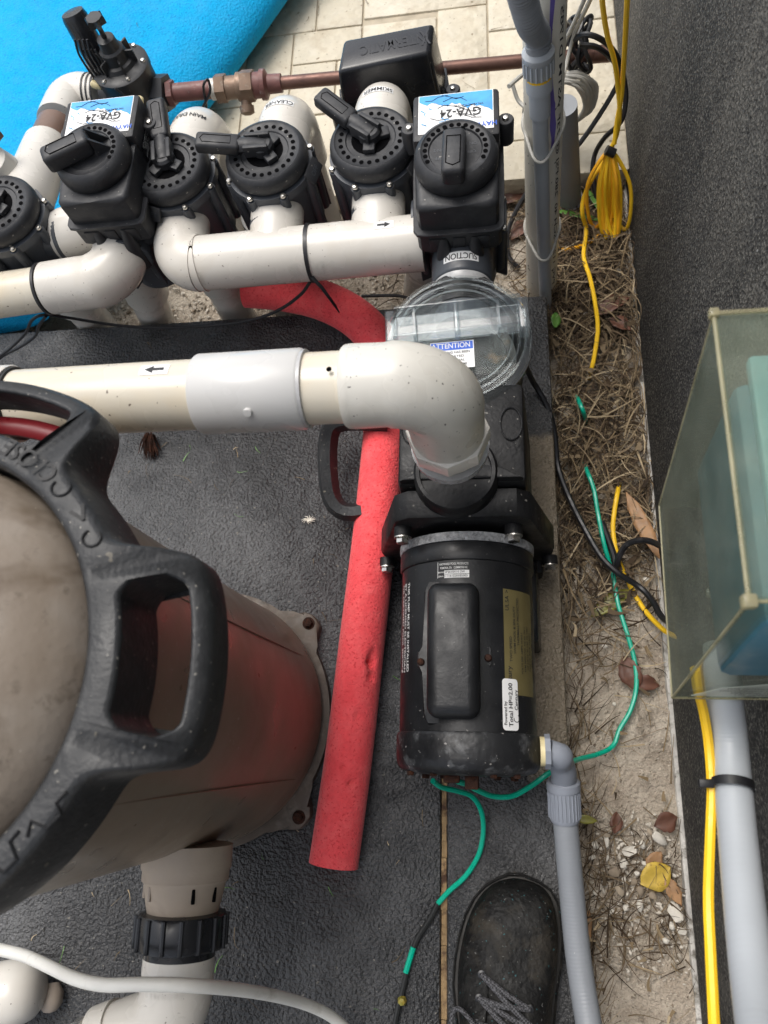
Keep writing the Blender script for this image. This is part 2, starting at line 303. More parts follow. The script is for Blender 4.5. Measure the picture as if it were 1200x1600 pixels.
class MB:
    def __init__(s): s.v = []; s.f = []
    def add(s, vs, fs):
        b = len(s.v); s.v += [V(p) for p in vs]; s.f += [tuple(b + i for i in f) for f in fs]; return s
    def tube(s, pts, r, seg=14, cap=True, closed=False, flat=None):
        P = [V(p) for p in pts]; n = len(P)
        R_ = r if isinstance(r, (list, tuple)) else [r] * n
        vs, fs = [], []; u = None
        for i in range(n):
            if closed: t = P[(i + 1) % n] - P[i - 1]
            else: t = P[min(i + 1, n - 1)] - P[max(i - 1, 0)]
            if t.length < 1e-9: t = V((0, 0, 1))
            t.normalize()
            if u is None: u, w_, _ = frame_from(t)
            else: u = (u - t * u.dot(t)).normalized()
            w_ = t.cross(u)
            fl = flat if flat else 1
            for k in range(seg):
                a = 2 * PI * k / seg
                vs.append(P[i] + (u * math.cos(a) * fl + w_ * math.sin(a)) * R_[i])
        m = n if closed else n - 1
        for i in range(m):
            for k in range(seg):
                a, b = i * seg + k, i * seg + (k + 1) % seg; j = ((i + 1) % n) * seg
                fs.append((a, b, j + (k + 1) % seg, j + k))
        if cap and not closed:
            fs.append(tuple(range(seg - 1, -1, -1))); fs.append(tuple((n - 1) * seg + k for k in range(seg)))
        return s.add(vs, fs)
    def lathe(s, prof, o, ax=(0, 0, 1), seg=40, closed=False):
        u, w_, a = frame_from(ax); o = V(o); vs, fs = [], []
        for r, h in prof:
            for k in range(seg):
                t = 2 * PI * k / seg; vs.append(o + a * h + (u * math.cos(t) + w_ * math.sin(t)) * max(r, 1e-5))
        n = len(prof)
        for i in range(n if closed else n - 1):
            j = (i + 1) % n
            for k in range(seg):
                fs.append((i * seg + k, i * seg + (k + 1) % seg, j * seg + (k + 1) % seg, j * seg + k))
        if not closed:
            if prof[0][0] > 1e-4: fs.append(tuple(range(seg - 1, -1, -1)))
            if prof[-1][0] > 1e-4: fs.append(tuple((n - 1) * seg + k for k in range(seg)))
        return s.add(vs, fs)
    def bm(s, b):
        b.verts.ensure_lookup_table(); b.verts.index_update()
        s.add([v.co.copy() for v in b.verts], [tuple(v.index for v in f.verts) for f in b.faces]); b.free(); return s
    def box(s, c, size, rot=None, bev=0, seg=2):
        b = bmesh.new(); bmesh.ops.create_cube(b, size=1)
        for v in b.verts: v.co = V((v.co.x * size[0], v.co.y * size[1], v.co.z * size[2]))
        if bev: bmesh.ops.bevel(b, geom=list(b.edges), offset=bev, segments=seg, profile=.5, affect='EDGES')
        for v in b.verts: v.co = (rot @ v.co if rot else v.co) + V(c)
        return s.bm(b)
    def hexa(s, p, bev=0, seg=2):
        """8 corners: bottom 4 (ccw from above), top 4"""
        b = bmesh.new(); vs = [b.verts.new(q) for q in p]
        for f in ((3, 2, 1, 0), (4, 5, 6, 7), (0, 1, 5, 4), (1, 2, 6, 5), (2, 3, 7, 6), (3, 0, 4, 7)): b.faces.new([vs[i] for i in f])
        if bev: bmesh.ops.bevel(b, geom=list(b.edges), offset=bev, segments=seg, profile=.5, affect='EDGES')
        return s.bm(b)
    def prism(s, outline, o, ux, uy, uz, h0, h1, bev=0, seg=2):
        o, ux, uy, uz = V(o), V(ux), V(uy), V(uz); b = bmesh.new()
        lo = [b.verts.new(o + ux * x + uy * y + uz * h0) for x, y in outline]
        hi = [b.verts.new(o + ux * x + uy * y + uz * h1) for x, y in outline]
        n = len(outline); b.faces.new(lo[::-1]); b.faces.new(hi)
        for i in range(n): b.faces.new((lo[i], lo[(i + 1) % n], hi[(i + 1) % n], hi[i]))
        if bev:
            es = [e for e in b.edges if (e.verts[0] in hi and e.verts[1] in hi)]
            bmesh.ops.bevel(b, geom=es, offset=bev, segments=seg, profile=.5, affect='EDGES')
        return s.bm(b)
    def build(s, name, mat, parent=None, smooth=38, bevel=None, weld=False):
        L = worldloc(parent) if parent else V((0, 0, 0))
        me = bpy.data.meshes.new(name)
        me.from_pydata([tuple(p - L) for p in s.v], [], s.f); me.validate()
        if weld or True:
            b = bmesh.new(); b.from_mesh(me)
            if weld: bmesh.ops.remove_doubles(b, verts=b.verts, dist=1e-5)
            bmesh.ops.recalc_face_normals(b, faces=b.faces); b.to_mesh(me); b.free()
        if smooth:
            me.shade_smooth(); me.set_sharp_from_angle(angle=math.radians(smooth))
        o = bpy.data.objects.new(name, me); COL.objects.link(o)
        me.materials.append(M[mat] if isinstance(mat, str) else mat)
        if parent: o.parent = parent
        if bevel:
            bv = o.modifiers.new('bevel', 'BEVEL'); bv.width = bevel; bv.segments = 2; bv.limit_method = 'ANGLE'; bv.angle_limit = math.radians(40)
        return o

def worldloc(o):
    L = V((0, 0, 0))
    while o: L += o.location; o = o.parent
    return L

def tag(o, label=None, cat=None, group=None, kind=None):
    for k, v in (('label', label), ('category', cat), ('group', group), ('kind', kind)):
        if v: o[k] = v
    return o

def thing(name, label, cat, loc, group=None):
    o = bpy.data.objects.new(name, None); COL.objects.link(o); o.location = V(loc); o.empty_display_size = .02
    return tag(o, label, cat, group)

def own(o, loc):
    """move the origin of a one-mesh thing to its base"""
    loc = V(loc); o.data.transform(Matrix.Translation(-loc)); o.location = loc; return o

_tx = {}
def text2d(txt, size):
    """flat lettering as triangles: list of 2-D points centred on 0 and faces"""
    if txt not in _tx:
        c = bpy.data.curves.new('t', 'FONT'); c.body = txt; c.size = 1; c.align_x = 'CENTER'; c.align_y = 'CENTER'; c.resolution_u = 3; c.offset = .012
        o = bpy.data.objects.new('t', c); COL.objects.link(o)
        dg = bpy.context.evaluated_depsgraph_get(); dg.update()
        me = o.evaluated_get(dg).to_mesh()
        b = bmesh.new(); b.from_mesh(me); bmesh.ops.triangulate(b, faces=b.faces)
        b.verts.ensure_lookup_table(); b.verts.index_update()
        _tx[txt] = ([(v.co.x, v.co.y) for v in b.verts], [tuple(v.index for v in f.verts) for f in b.faces]); b.free()
        bpy.data.objects.remove(o); bpy.data.curves.remove(c)
    vs, fs = _tx[txt]
    return [(x * size, y * size) for x, y in vs], fs

def lettering(mb, txt, size, fn, width=None):
    vs, fs = text2d(txt, size)
    k = 1
    if width:
        w0 = max(x for x, y in vs) - min(x for x, y in vs); k = width / w0
    mb.add([fn(x * k, y) for x, y in vs], fs); return mb

def patch(mb, w, h, fn, nx=8, ny=2):
    vs = [fn((i / nx - .5) * w, (j / ny - .5) * h) for j in range(ny + 1) for i in range(nx + 1)]
    fs = [(j * (nx + 1) + i, j * (nx + 1) + i + 1, (j + 1) * (nx + 1) + i + 1, (j + 1) * (nx + 1) + i) for j in range(ny) for i in range(nx)]
    mb.add(vs, fs); return mb

def on_cyl(o, ax, up, r, s0, th0, along='ax', flip=1):
    """(u,v) -> point on a cylinder; th measured from 'up'. along: text runs along the axis or round it"""
    o, ax, up = V(o), V(ax).normalized(), V(up)
    up = (up - ax * up.dot(ax)).normalized(); sd_ = ax.cross(up)
    def fn(u, v):
        if along == 'ax': s_, t = s0 + u * flip, th0 + v * flip / r
        else: s_, t = s0 + v * flip, th0 + u * flip / r
        return o + ax * s_ + (up * math.cos(t) + sd_ * math.sin(t)) * r
    return fn

def wire(name, pts, r, mat, label, cat='cable', group=None, n=7, seg=8, parent=None):
    p = cr([at(q[0], q[1], q[2] + (.015 if q[2] < -.045 and 380 < q[1] < 900 and q[0] > 880 else 0)) if isinstance(q, tuple) else q for q in pts], n)   # lying on top of the straw
    o = MB().tube(p, r, seg).build(name, mat, parent)
    if not parent: own(o, p[0]); tag(o, label, cat, group)
    return o

X_, Y_, Z_ = V((1, 0, 0)), V((0, 1, 0)), V((0, 0, 1))

def bolt(name, c, ax, parent, r=.0075, h=.006, mat='steel', washer=True):
    u, w_, a = frame_from(ax); c = V(c); mb = MB()
    if washer: mb.lathe([(r * 1.35, 0), (r * 1.35, .0015)], c, a, 16)
    hx = [(r * math.cos(k * PI / 3), r * math.sin(k * PI / 3)) for k in range(6)]
    mb.prism(hx, c, u, w_, a, .001, h, .0008, 1)
    return mb.build(name, mat, parent)

def screw(c, ax, parent, r=.004, mat='steel'):
    return MB().lathe([(r, -.001), (r, .001), (r * .7, .0026), (0, .003)], c, ax, 12).build('screw', mat, parent)

def arc(c, a, b, R_, n=10, t0=0, t1=PI / 2):
    """quarter turn from direction a (t=0) towards b"""
    c, a, b = V(c), V(a), V(b)
    return [c + (a * math.cos(t0 + (t1 - t0) * i / n) + b * math.sin(t0 + (t1 - t0) * i / n)) * R_ for i in range(n + 1)]

# ------------------------------------------------------------------ setting
def structure(o): o['kind'] = 'structure'; return o
g = MB(); g.add([(-40, -40, -.13), (40, -40, -.13), (40, 40, -.13), (-40, 40, -.13)], [(0, 1, 2, 3)])
structure(g.build('ground', 'soil', smooth=0))

SX0, SX1, SJ = -1.7, .082, -.081         # slab left, right, joint
SY0, SY1 = -1.5, .703
def slab(name, x0, x1, y1, mat):
    mb = MB().box(((x0 + x1) / 2, (SY0 + y1) / 2, -.075), (x1 - x0, y1 - SY0, .15), bev=.006)
    return structure(mb.build(name, mat))
slab('concrete_slab', SX0, SJ - .0035, SY1, 'slab')
slab('concrete_slab_strip', SJ + .0035, SX1, SY1 + .006, 'slab_side')
j = MB()
ys = [SY0 + i * .02 for i in range(int((SY1 - SY0) / .02))]
for a, b in zip(ys, ys[1:]):
    z = -.004 + random.uniform(-.004, .002); wd = random.uniform(.0028, .0045)
    j.add([(SJ - wd, a, z), (SJ + wd, a, z), (SJ + wd, b, z), (SJ - wd, b, z)], [(0, 1, 2, 3)])
structure(j.build('expansion_joint', 'joint', smooth=60, weld=True))

def rough_sheet(name, x0, x1, y0, y1, z, step, amp, mat='soil'):
    nx, ny = max(2, int((x1 - x0) / step)), max(2, int((y1 - y0) / step))
    from mathutils import noise as N_
    vs = []
    for jy in range(ny + 1):
        for i in range(nx + 1):
            x, y = x0 + (x1 - x0) * i / nx, y0 + (y1 - y0) * jy / ny
            h = N_.noise((x * 9, y * 9, 3)) * 1.2 + N_.noise((x * 28, y * 28, 1)) * .5 + N_.noise((x * 80, y * 80, 7)) * .22
            vs.append((x, y, z + h * amp))
    fs = [(jy * (nx + 1) + i, jy * (nx + 1) + i + 1, (jy + 1) * (nx + 1) + i + 1, (jy + 1) * (nx + 1) + i) for jy in range(ny) for i in range(nx)]
    return structure(MB().add(vs, fs).build(name, mat, smooth=80))
rough_sheet('soil_strip', .06, .25, -.8, 1.0, -.082, .006, .009)
rough_sheet('soil_bed', -1.3, .06, .66, 1.0, -.084, .012, .008)

# wall on the right: continuous dark stucco with a thickness
wl = MB().box((.232 + .075, .6, .62), (.15, 4.4, 1.5), bev=.004)
wl = wl.build('stucco_wall', 'wall'); MB().box((.2290, .6, -.088), (.006, 4.38, .034), bev=.001).build('bare_edge', 'bare', wl); tag(wl, 'dark grey stucco wall running along the right side', 'wall')

# travertine patio: separate stones, recessed joints
patio = bpy.data.objects.new('patio', None); COL.objects.link(patio); patio.location = (0, .965, -.03); structure(patio)
gb = MB().add([(-2.0, .972, -.0345), (.232, .972, -.0345), (.232, 3.0, -.0345), (-2.0, 3.0, -.0345)], [(0, 1, 2, 3)]).build('joint_sand', 'grout', patio, smooth=0)
rects = [
    (-.386, -.247, 1.29, 1.375), (-.386, -.295, 1.16, 1.29), (-.295, -.10, 1.16, 1.29), (-.247, -.10, 1.29, 1.375),
    (-.10, -.003, 1.16, 1.39), (-.003, .232, 1.052, 1.318), (-.386, -.10, .965, 1.16), (-.10, .10 - .103, .965, 1.16),
    (-.003, .10, .965, 1.052), (.10, .232, .965, 1.052), (-.003, .232, 1.318, 1.50), (-.342, -.247, 1.375, 1.52), (-.247, -.003, 1.39, 1.60),
    (-.47, -.342, 1.375, 1.60), (-.48, -.386, 1.05, 1.375), (-.48, -.386, .965, 1.05)]
rects += [(-.342, -.247, 1.52, 1.60), (-.003, .232, 1.50, 1.60), (-.47 - .01, -.47, 1.375, 1.60)][:2]
for y0, y1, xs in ((1.60, 1.80, (-.48, -.25, -.05, .232)), (1.80, 2.1, (-.48, -.15, .05, .232)), (2.1, 2.4, (-.48, -.3, 0, .232)), (2.4, 2.95, (-.48, -.2, .232)),
                   (.965, 1.2, (-1.9, -1.6, -1.3, -1.0, -.7, -.48)), (1.2, 1.5, (-1.9, -1.5, -1.2, -.9, -.6, -.48)), (1.5, 1.8, (-1.9, -1.5, -1.1, -.8, -.48)), (1.8, 2.3, (-1.9, -1.4, -.9, -.48)), (2.3, 2.95, (-1.9, -1.3, -.8, -.48))):
    rects += [(a, b, y0, y1) for a, b in zip(xs, xs[1:])]
for (a, b, c, d) in rects:
    gp = .0015
    zz = -.03 + random.uniform(-.0008, .0008)
    mb = MB().box(((a + b) / 2, (c + d) / 2, zz - .02), (b - a - 2 * gp, d - c - 2 * gp, .04), bev=.0025)
    mb.build('paver', 'paver', patio)

# big cyan foam float lying on the patio, upper left
ax_ = V((.483, .876, 0)); nr_ = V((.876, -.483, 0)); P0 = V((-.388, 1.427, 0))
prof = [(-.13 + .14 * math.cos(-PI / 2 + PI * i / 14), .028 + .058 * math.sin(-PI / 2 + PI * i / 14)) for i in range(15)]
prof += [(-.13 - .05 * i, .086 + .012 * math.sin(i * .5)) for i in range(1, 26)]
mb = MB(); vs = []; NS = 60
for i in range(NS):
    for (u, z) in prof:
        b0 = P0 + nr_ * u
        s_ = (.722 - b0.y) / ax_.y + i * .045        # near end trimmed square to the slab
        p = b0 + ax_ * s_; p.z = z + .006 * math.sin(s_ * 7 + u * 5); vs.append(p)
n_ = len(prof); ss = range(NS)
mb.add([vs[k] for k in range(n_)], [tuple(range(n_))])
mb.add(vs, [(i * n_ + k, i * n_ + k + 1, (i + 1) * n_ + k + 1, (i + 1) * n_ + k) for i in range(len(ss) - 1) for k in range(n_ - 1)])
fl = mb.build('foam_float', 'cyan_foam', smooth=70); own(fl, (-1.0, 1.3, -.03))
tag(fl, 'large bright cyan foam float lying behind the white pipes', 'float')

# ================================================================== filter tank
TC = V((-.412, .05, 0))
tank = thing('filter_tank', 'round taupe filter tank with black locking ring and grip handles, left foreground', 'filter', TC)
MB().lathe([(.163, .012), (.168, .03), (.166, .10), (.165, .25), (.166, .45), (.167, .53), (.169, .545), (.169, .56), (.15, .565)], TC, seg=96).build('body', 'tank', tank)
dome = MB().lathe([(.150, .560), (.149, .588), (.146, .600), (.135, .616), (.115, .634), (.09, .648), (.06, .658), (.03, .663), (0, .665)], TC, seg=96).build('dome', 'dome', tank)
# foot flange with bolt lugs
fo = [];  lug = [math.radians(a) for a in (43, -42, 137, -137)]
for k in range(120):
    t = 2 * PI * k / 120; dm = min(abs((t - l + PI) % (2 * PI) - PI) for l in lug)
    fo.append(((.176 + .026 * math.exp(-(dm / .13) ** 4)) * math.cos(t), (.176 + .026 * math.exp(-(dm / .13) ** 4)) * math.sin(t)))
fl_ = MB().prism(fo, TC, X_, Y_, Z_, .0005, .016, .005).build('foot_flange', 'flange', tank)
for l in lug: bolt('flange_bolt', TC + V((.19 * math.cos(l), .19 * math.sin(l), .016)), Z_, fl_, .0065, .006, 'rust')
# mould seams
for a0 in (28, -28):
    a0 = math.radians(a0)
    MB().tube([TC + V((.1662 * math.cos(a0 - z * .1), .1662 * math.sin(a0 - z * .1), z)) for z in (.03, .15, .3, .45, .53)], .0009, 6).build('mould_seam', 'tank', tank)
# locking ring: annulus with five looped grips, slots cut through
HND = [math.radians(a) for a in (3, 75, 183, 255)]
def ring_out(t):
    d = min(abs((t - h + PI) % (2 * PI) - PI) for h in HND)
    e = 1 / (1 + math.exp((d - math.radians(21)) / math.radians(1.6)))
    return .176 + .049 * e, d
def rz(r, d): return .612 - (r - .15) * .22 - .012 * max(0, min(1, (r - .178) / .035)) ** 2
NR = 360; bmr = bmesh.new(); cells = []
for k in range(NR):
    t0, t1 = 2 * PI * k / NR, 2 * PI * (k + 1) / NR
    tm = (t0 + t1) / 2; _, dm = ring_out(tm)
    cut = dm < math.radians(15); nar = max(0, (dm - math.radians(10.5)) / math.radians(3)) if cut else 0
    sl = (.176 + .012 * nar * nar, .2225 - .012 * nar * nar)
    cells.append((t0, t1, cut, sl))
vc = {}
def rv(t, r, z):
    key = (round(t % (2 * PI) * 1e5), round(r * 1e5), round(z * 1e5))
    if key not in vc: vc[key] = bmr.verts.new(TC + V((r * math.cos(t), r * math.sin(t), z)))
    return vc[key]
def slot_at(t):
    _, d = ring_out(t); nar = max(0, (d - math.radians(11.5)) / math.radians(3.5))
    return .1735 + .0100 * min(1, nar) ** 2, .2120 - .0120 * min(1, nar) ** 2
def radii(t):
    ro, d = ring_out(t); a, b = slot_at(t)
    return [.1515, .157, a, b, ro - .004, ro]
def quad(*q):
    q = list(dict.fromkeys(q))
    if len(q) > 2:
        try: bmr.faces.new(q)
        except ValueError: pass
for k in range(NR):
    t0, t1, cut, _ = cells[k]
    if cut: segs = [((0, 2)), ((3, 5))]
    else: segs = [((0, 5))]
    R0, R1 = radii(t0), radii(t1); d0, d1 = ring_out(t0)[1], ring_out(t1)[1]
    for a, b in segs:
        idx = [i for i in ((0, 1, 2) if (a, b) == (0, 2) else (3, 4, 5) if (a, b) == (3, 5) else (0, 1, 4, 5))]
        def zt(r, R, i): return rz(r, 0) - (.007 if i == 5 else 0) - (.004 if i == 0 else 0)
        zb = .548
        for i, jn in zip(idx, idx[1:]):
            quad(rv(t0, R0[i], zt(R0[i], R0, i)), rv(t0, R0[jn], zt(R0[jn], R0, jn)), rv(t1, R1[jn], zt(R1[jn], R1, jn)), rv(t1, R1[i], zt(R1[i], R1, i)))
        lo = idx[0]; hi = idx[-1]
        for i in (lo, hi):
            quad(rv(t0, R0[i], zb), rv(t0, R0[i], zt(R0[i], R0, i)), rv(t1, R1[i], zt(R1[i], R1, i)), rv(t1, R1[i], zb))
        quad(rv(t0, R0[lo], zb), rv(t0, R0[hi], zb), rv(t1, R1[hi], zb), rv(t1, R1[lo], zb))
    # slot end walls
    prv, nxt = cells[k - 1][2], cells[(k + 1) % NR][2]
    for t, RR, nb in ((t0, R0, prv), (t1, R1, nxt)):
        if cut and not nb:
            quad(rv(t, RR[2], .548), rv(t, RR[2], rz(RR[2], 0)), rv(t, RR[3], rz(RR[3], 0)), rv(t, RR[3], .548))
ring = MB().bm(bmr).build('locking_ring', 'ring', tank, smooth=50)
bv = ring.modifiers.new('bevel', 'BEVEL'); bv.width = .003; bv.segments = 3; bv.limit_method = 'ANGLE'; bv.angle_limit = math.radians(50); bv.harden_normals = False
# raised lettering and marks on the ring, read from the far side
def on_ring(a0, r0, lift=.0012):
    def fn(u, v):
        r = r0 - v; t = math.radians(a0) + u / r0
        return TC + V((r * math.cos(t), r * math.sin(t), rz(r, 0) + lift))
    return fn
mk = MB(); lettering(mk, 'CLOSE', .019, on_ring(58, .1675), .049); mk.build('lettering', 'volute', ring, smooth=0)
mk = MB(); lettering(mk, '<', .022, on_ring(37, .168)); mk.build('arrow_mark', 'volute', ring, smooth=0)
lk = MB()
for a0, rr in ((46, .0065), (30, .006)):
    lk.tube([on_ring(a0, .1665, .0005)(rr * math.cos(t), rr * math.sin(t)) for t in [2 * PI * i / 20 for i in range(17)]], .0009, 6)
lk.build('padlock_mark', 'volute', ring)
lk = MB()
for a0, pts in ((-30, [(-.02, 0), (-.012, .004), (-.01, -.006), (.0, -.008), (.004, -.002), (.012, -.004)]), (-44, [(-.02, .008), (-.006, .008), (-.002, -.004), (.008, -.004), (.012, .006), (.02, .006)])):
    lk.tube([on_ring(a0, .166, .0004)(u, v) for u, v in pts], .0011, 6)
lk.build('padlock_mark', 'volute', ring)
# dark red clip under the rear grip
MB().tube([TC + V((.197 * math.cos(math.radians(a)), .197 * math.sin(math.radians(a)), .552)) for a in range(60, 101, 4)], .008, 10, flat=.7).build('clip', 'dark_red', tank)

# outlet: flange, union, pipe
po = V((-.347, 0, .2)); d_ = V((.02, -1, 0)).normalized()
pt = thing('outlet_pipe', 'white pipe elbow with black union nut on the near side of the filter', 'pipe', (-.345, -.21, .0))
prt = MB().lathe([(.048, .095), (.048, .118), (.046, .121), (.046, .130), (.043, .133), (.040, .150), (.0375, .160), (.0375, .166)], po, d_, 48).build('outlet_port', 'port', tank)
for a in (55, 125, 20, 160):
    a = math.radians(a); u, w_, _ = frame_from(d_)
    dirn = V((math.cos(a), 0, math.sin(a)))
    MB().box(po + d_ * .141 + dirn * .0415, (.003, .014, .004), bev=.0006).build('port_rib', 'hole_shade' if a < 1.8 else 'port2', prt)
un = MB().lathe([(.036, .160), (.045, .162), (.0465, .165), (.0465, .192), (.045, .195), (.037, .197), (.037, .203)], po, d_, 48)
for k in range(16):
    a = 2 * PI * k / 16; u, w_, _ = frame_from(d_)
    un.box(po + d_ * .178 + (u * math.cos(a) + w_ * math.sin(a)) * .0465, (.003, .003, .003))
    un.tube([po + d_ * .163 + (u * math.cos(a) + w_ * math.sin(a)) * .0468, po + d_ * .194 + (u * math.cos(a) + w_ * math.sin(a)) * .0468], .0026, 8)
un.build('union_nut', 'black_gloss', pt)
e0 = po + d_ * .203
cn = po + d_ * .262; dl = V((-.93, -.36, 0)).normalized()
c1_, c2_ = cn - d_ * .03, cn + dl * .03
pth = [e0, c1_] + [c1_ * (1 - t) ** 2 + cn * 2 * t * (1 - t) + c2_ * t * t for t in [i / 10 for i in range(1, 11)]]
lastp = pth[-1]
pth2 = pth + [lastp + dl * .012, lastp + dl * .03]
MB().tube(pth2, .037, 40).build('elbow', 'pvc', pt)
MB().tube([lastp + dl * .03, lastp + dl * .052], .0395, 40).build('hub', 'pvc', pt)
hs = MB().tube([lastp + dl * .05, lastp + dl * .09, lastp + dl * .2], .031, 36).build('hose', 'pvc_ivory', pt)
cb = lastp + dl * .066
cl = MB().tube([cb - dl * .005, cb + dl * .005], .0335, 36).build('hose_clamp', 'steel', pt)
MB().box(cb + V((.012, -.012, .034)), (.018, .009, .009), bev=.001).build('clamp_screw', 'steel', cl)
mk = MB()
for i, tx in enumerate(('406-020', 'PVC SCH 40', '2 IN NSF-PW')):
    lettering(mk, tx, .0062, on_cyl(e0, d_, (0.1, 0, 1), .0373, .012 + i * .0085, .0, 'around', -1))
mk.build('lettering', 'pvc_ivory', pt, smooth=0)

# open ended pipe at the lower left corner
po2 = at(18, 1552, .04); op = thing('pipe_stub', 'white pipe fitting lying on the slab in the lower left corner', 'pipe', (po2.x, po2.y, 0))
da = V((-.96, -.2, .1)).normalized()
MB().lathe([(.0, -.042), (.012, -.041), (.024, -.036), (.033, -.026), (.0375, -.012), (.0385, .0), (.0385, .045)], po2, da, 44).build('bend', 'pvc', op)
MB().lathe([(.0385, .044), (.0405, .046), (.0405, .09), (.034, .092), (.034, .05)], po2, da, 44).build('hub', 'pvc', op)
sd_c = at(80, 1552, .012)
nut = MB().lathe([(0, -.012), (.010, -.010), (.0155, 0), (.0145, .012), (.008, .020), (0, .022)], sd_c, V((.25, -.8, .3)), 14).build('seed_pod', 'port2'); own(nut, sd_c); tag(nut, 'tan seed pod beside the white fitting in the lower left corner', 'seed pod')

# ================================================================== pump
XM, ZM, RM = -.043, .132, .080
pump = thing('pool_pump', 'black pool pump with clear strainer lid and long cylindrical motor', 'pump', (XM, .25, 0))
mo = V((XM, 0, ZM))
shell = MB().lathe([(RM, .015), (RM, .225)], mo, Y_, 72).build('motor_shell', 'motor', pump)
MB().lathe([(.05, -.016), (.066, -.015), (.0765, -.012), (.0815, -.006), (.0830, .002), (.0832, .026), (.0815, .029), (.079, .030)], mo, Y_, 72).build('motor_end_cap', 'motor_end', pump)
MB().lathe([(.079, .219), (.0818, .220), (.0825, .222), (.0825, .240), (.081, .242), (.06, .243)], mo, Y_, 72).build('motor_front_band', 'motor', pump)
MB().lathe([(.0820, .242), (.0835, .2445), (.0835, .252), (.06, .254)], mo + V((0, 0, .001)), Y_, 72).build('mounting_ring', 'castalu', pump)
for a in (-140, -118, -90, -62, -40):
    a = math.radians(a); bolt('end_bolt', mo + V((.068 * math.cos(a) * 1.02, -.015, .068 * math.sin(a) + .0)), -Y_, pump, .005, .007, 'rust', False)
for dx, dz in ((-.035, .062), (.03, .066), (-.062, .045), (.055, .05)):
    bolt('end_bolt', mo + V((dx, -.0115, dz - .006)), -Y_, pump, .0042, .006, 'rust', False)
lugm = MB().box(mo + V((.006, -.022, .040)), (.015, .016, .014), bev=.002).build('ground_lug', 'rust', pump)
MB().box(mo + V((-.016, -.018, .043)), (.018, .012, .008), bev=.002).build('ground_lug', 'rust', pump)
# capacitor cover
cv = MB().box(mo + V((-.011, .116, RM + .006)), (.058, .148, .03), bev=.0135, seg=5).build('capacitor_cover', 'motor', pump)
fn = MB().prism([(x * .034, y * .079) for x, y in ((-1, -.85), (-.85, -1), (.85, -1), (1, -.85), (1, -.28), (1.22, -.2), (1.22, .05), (1, .13), (1, .85), (.85, 1), (-.85, 1), (-1, .85), (-1, .05), (-1.2, -.02), (-1.2, -.22), (-1, -.3))], mo + V((-.011, .116, RM - .009)), X_, Y_, Z_, -.012, .004, .0015).build('cover_flange', 'motor', cv)
screw(mo + V((-.011 - .037, .103, RM - .004)), Z_, cv, .0042, 'rust'); screw(mo + V((-.011 + .0375, .108, RM - .004)), Z_, cv, .0042, 'rust')
# labels on the shell
def onm(s0, thdeg, lift, along, flip=1): return on_cyl(mo, Y_, Z_, RM + lift, s0, math.radians(thdeg), along, flip)
# axis=+Y, up=+Z -> side = Y x Z = +X, theta grows towards the wall
gp = MB(); patch(gp, .118, .052, onm(.129, 52, .0004, 'ax'), 4, 12); gp = gp.build('name_plate', 'gold', pump)
tx = MB()
lettering(tx, 'Century', .009, onm(.097, 37.5, .0008, 'ax', 1) if False else (lambda u, v: onm(.086, 38, .0008, 'ax')(u, -v)))
for i, (t_, sz, s0) in enumerate((('TWO SPEED', .0052, .128), ('SWIM POOL & SPA DUTY', .0048, .150), ('THERMALLY PROTECTED', .0048, .160), ('VOLTS 230  AMPS 10.0/3.1', .0042, .125), ('RPM 3450/1725  HZ 60  PH 1', .0042, .130), ('HP 1.0/.12  SF 1.85  FR Y48Y', .0042, .132), ('TYPE CP  INS B  CODE J', .0042, .128), ('AMB 50C  TIME CONT', .0042, .132))):
    lettering(tx, t_, sz, (lambda s0, th: (lambda u, v: onm(s0, th, .0008, 'ax')(u, -v)))(s0 - .008, 40 + i * 4.2))
for i in range(3): lettering(tx, ('UL', 'SA', '>')[i], .007, (lambda s0: (lambda u, v: onm(s0, 37, .0008, 'ax')(u, -v)))(.167 + i * .009))
tx.build('lettering', 'ink', gp, smooth=0)
ws = MB()
def rrect(mb, w_, h_, fn_, r=.004, n=4):
    o = []
    for cx, cy, a0 in ((w_ / 2 - r, h_ / 2 - r, 0), (-w_ / 2 + r, h_ / 2 - r, 90), (-w_ / 2 + r, -h_ / 2 + r, 180), (w_ / 2 - r, -h_ / 2 + r, 270)):
        o += [(cx + r * math.cos(math.radians(a0 + 90 * i / n)), cy + r * math.sin(math.radians(a0 + 90 * i / n))) for i in range(n + 1)]
    vs = [fn_(0, 0)] + [fn_(x, y) for x, y in o]; k = len(o)
    mb.add(vs, [(0, 1 + i, 1 + (i + 1) % k) for i in range(k)])
rrect(ws, .055, .0215, onm(.0595, 38, .0012, 'ax'))
ws = ws.build('sticker', 'paper', pump)
tx = MB()
for t_, sz, s0, th in (('Powered by', .0052, .050, 33), ('Total HP=2.00', .0078, .0592, 38), ('Century', .0066, .0645, 43.5)):
    lettering(tx, t_, sz, (lambda s0, th: (lambda u, v: onm(s0, th, .0016, 'ax')(u, -v)))(s0, th))
tx.tube([onm(.045, 43.5, .0014, 'ax')(.004 * math.cos(t), .004 * math.sin(t)) for t in [.6 + i * .35 for i in range(13)]], .0004, 5)
tx.build('lettering', 'ink', ws, smooth=0)
wl_ = MB(); 
tx = MB()
def onmA(s0, th, lift): return lambda u, v: on_cyl(mo, Y_, Z_, RM + lift, s0 + .0165, math.radians(th), 'around')(u, v)
lettering(tx, 'HAYWARD POOL PRODUCTS', .0038, onmA(.198, -8, .0006), .034); lettering(tx, 'POMONA, CA    CLEMMONS NC', .0036, onmA(.1935, -8, .0006), .032)
lettering(tx, 'MODEL', .0024, onmA(.1885, -18.5, .0006)); lettering(tx, 'SERIAL', .0024, onmA(.1838, -18.5, .0006))
patch(tx, .0006, .019, onmA(.1915, -21.5, .0006), 1, 2)
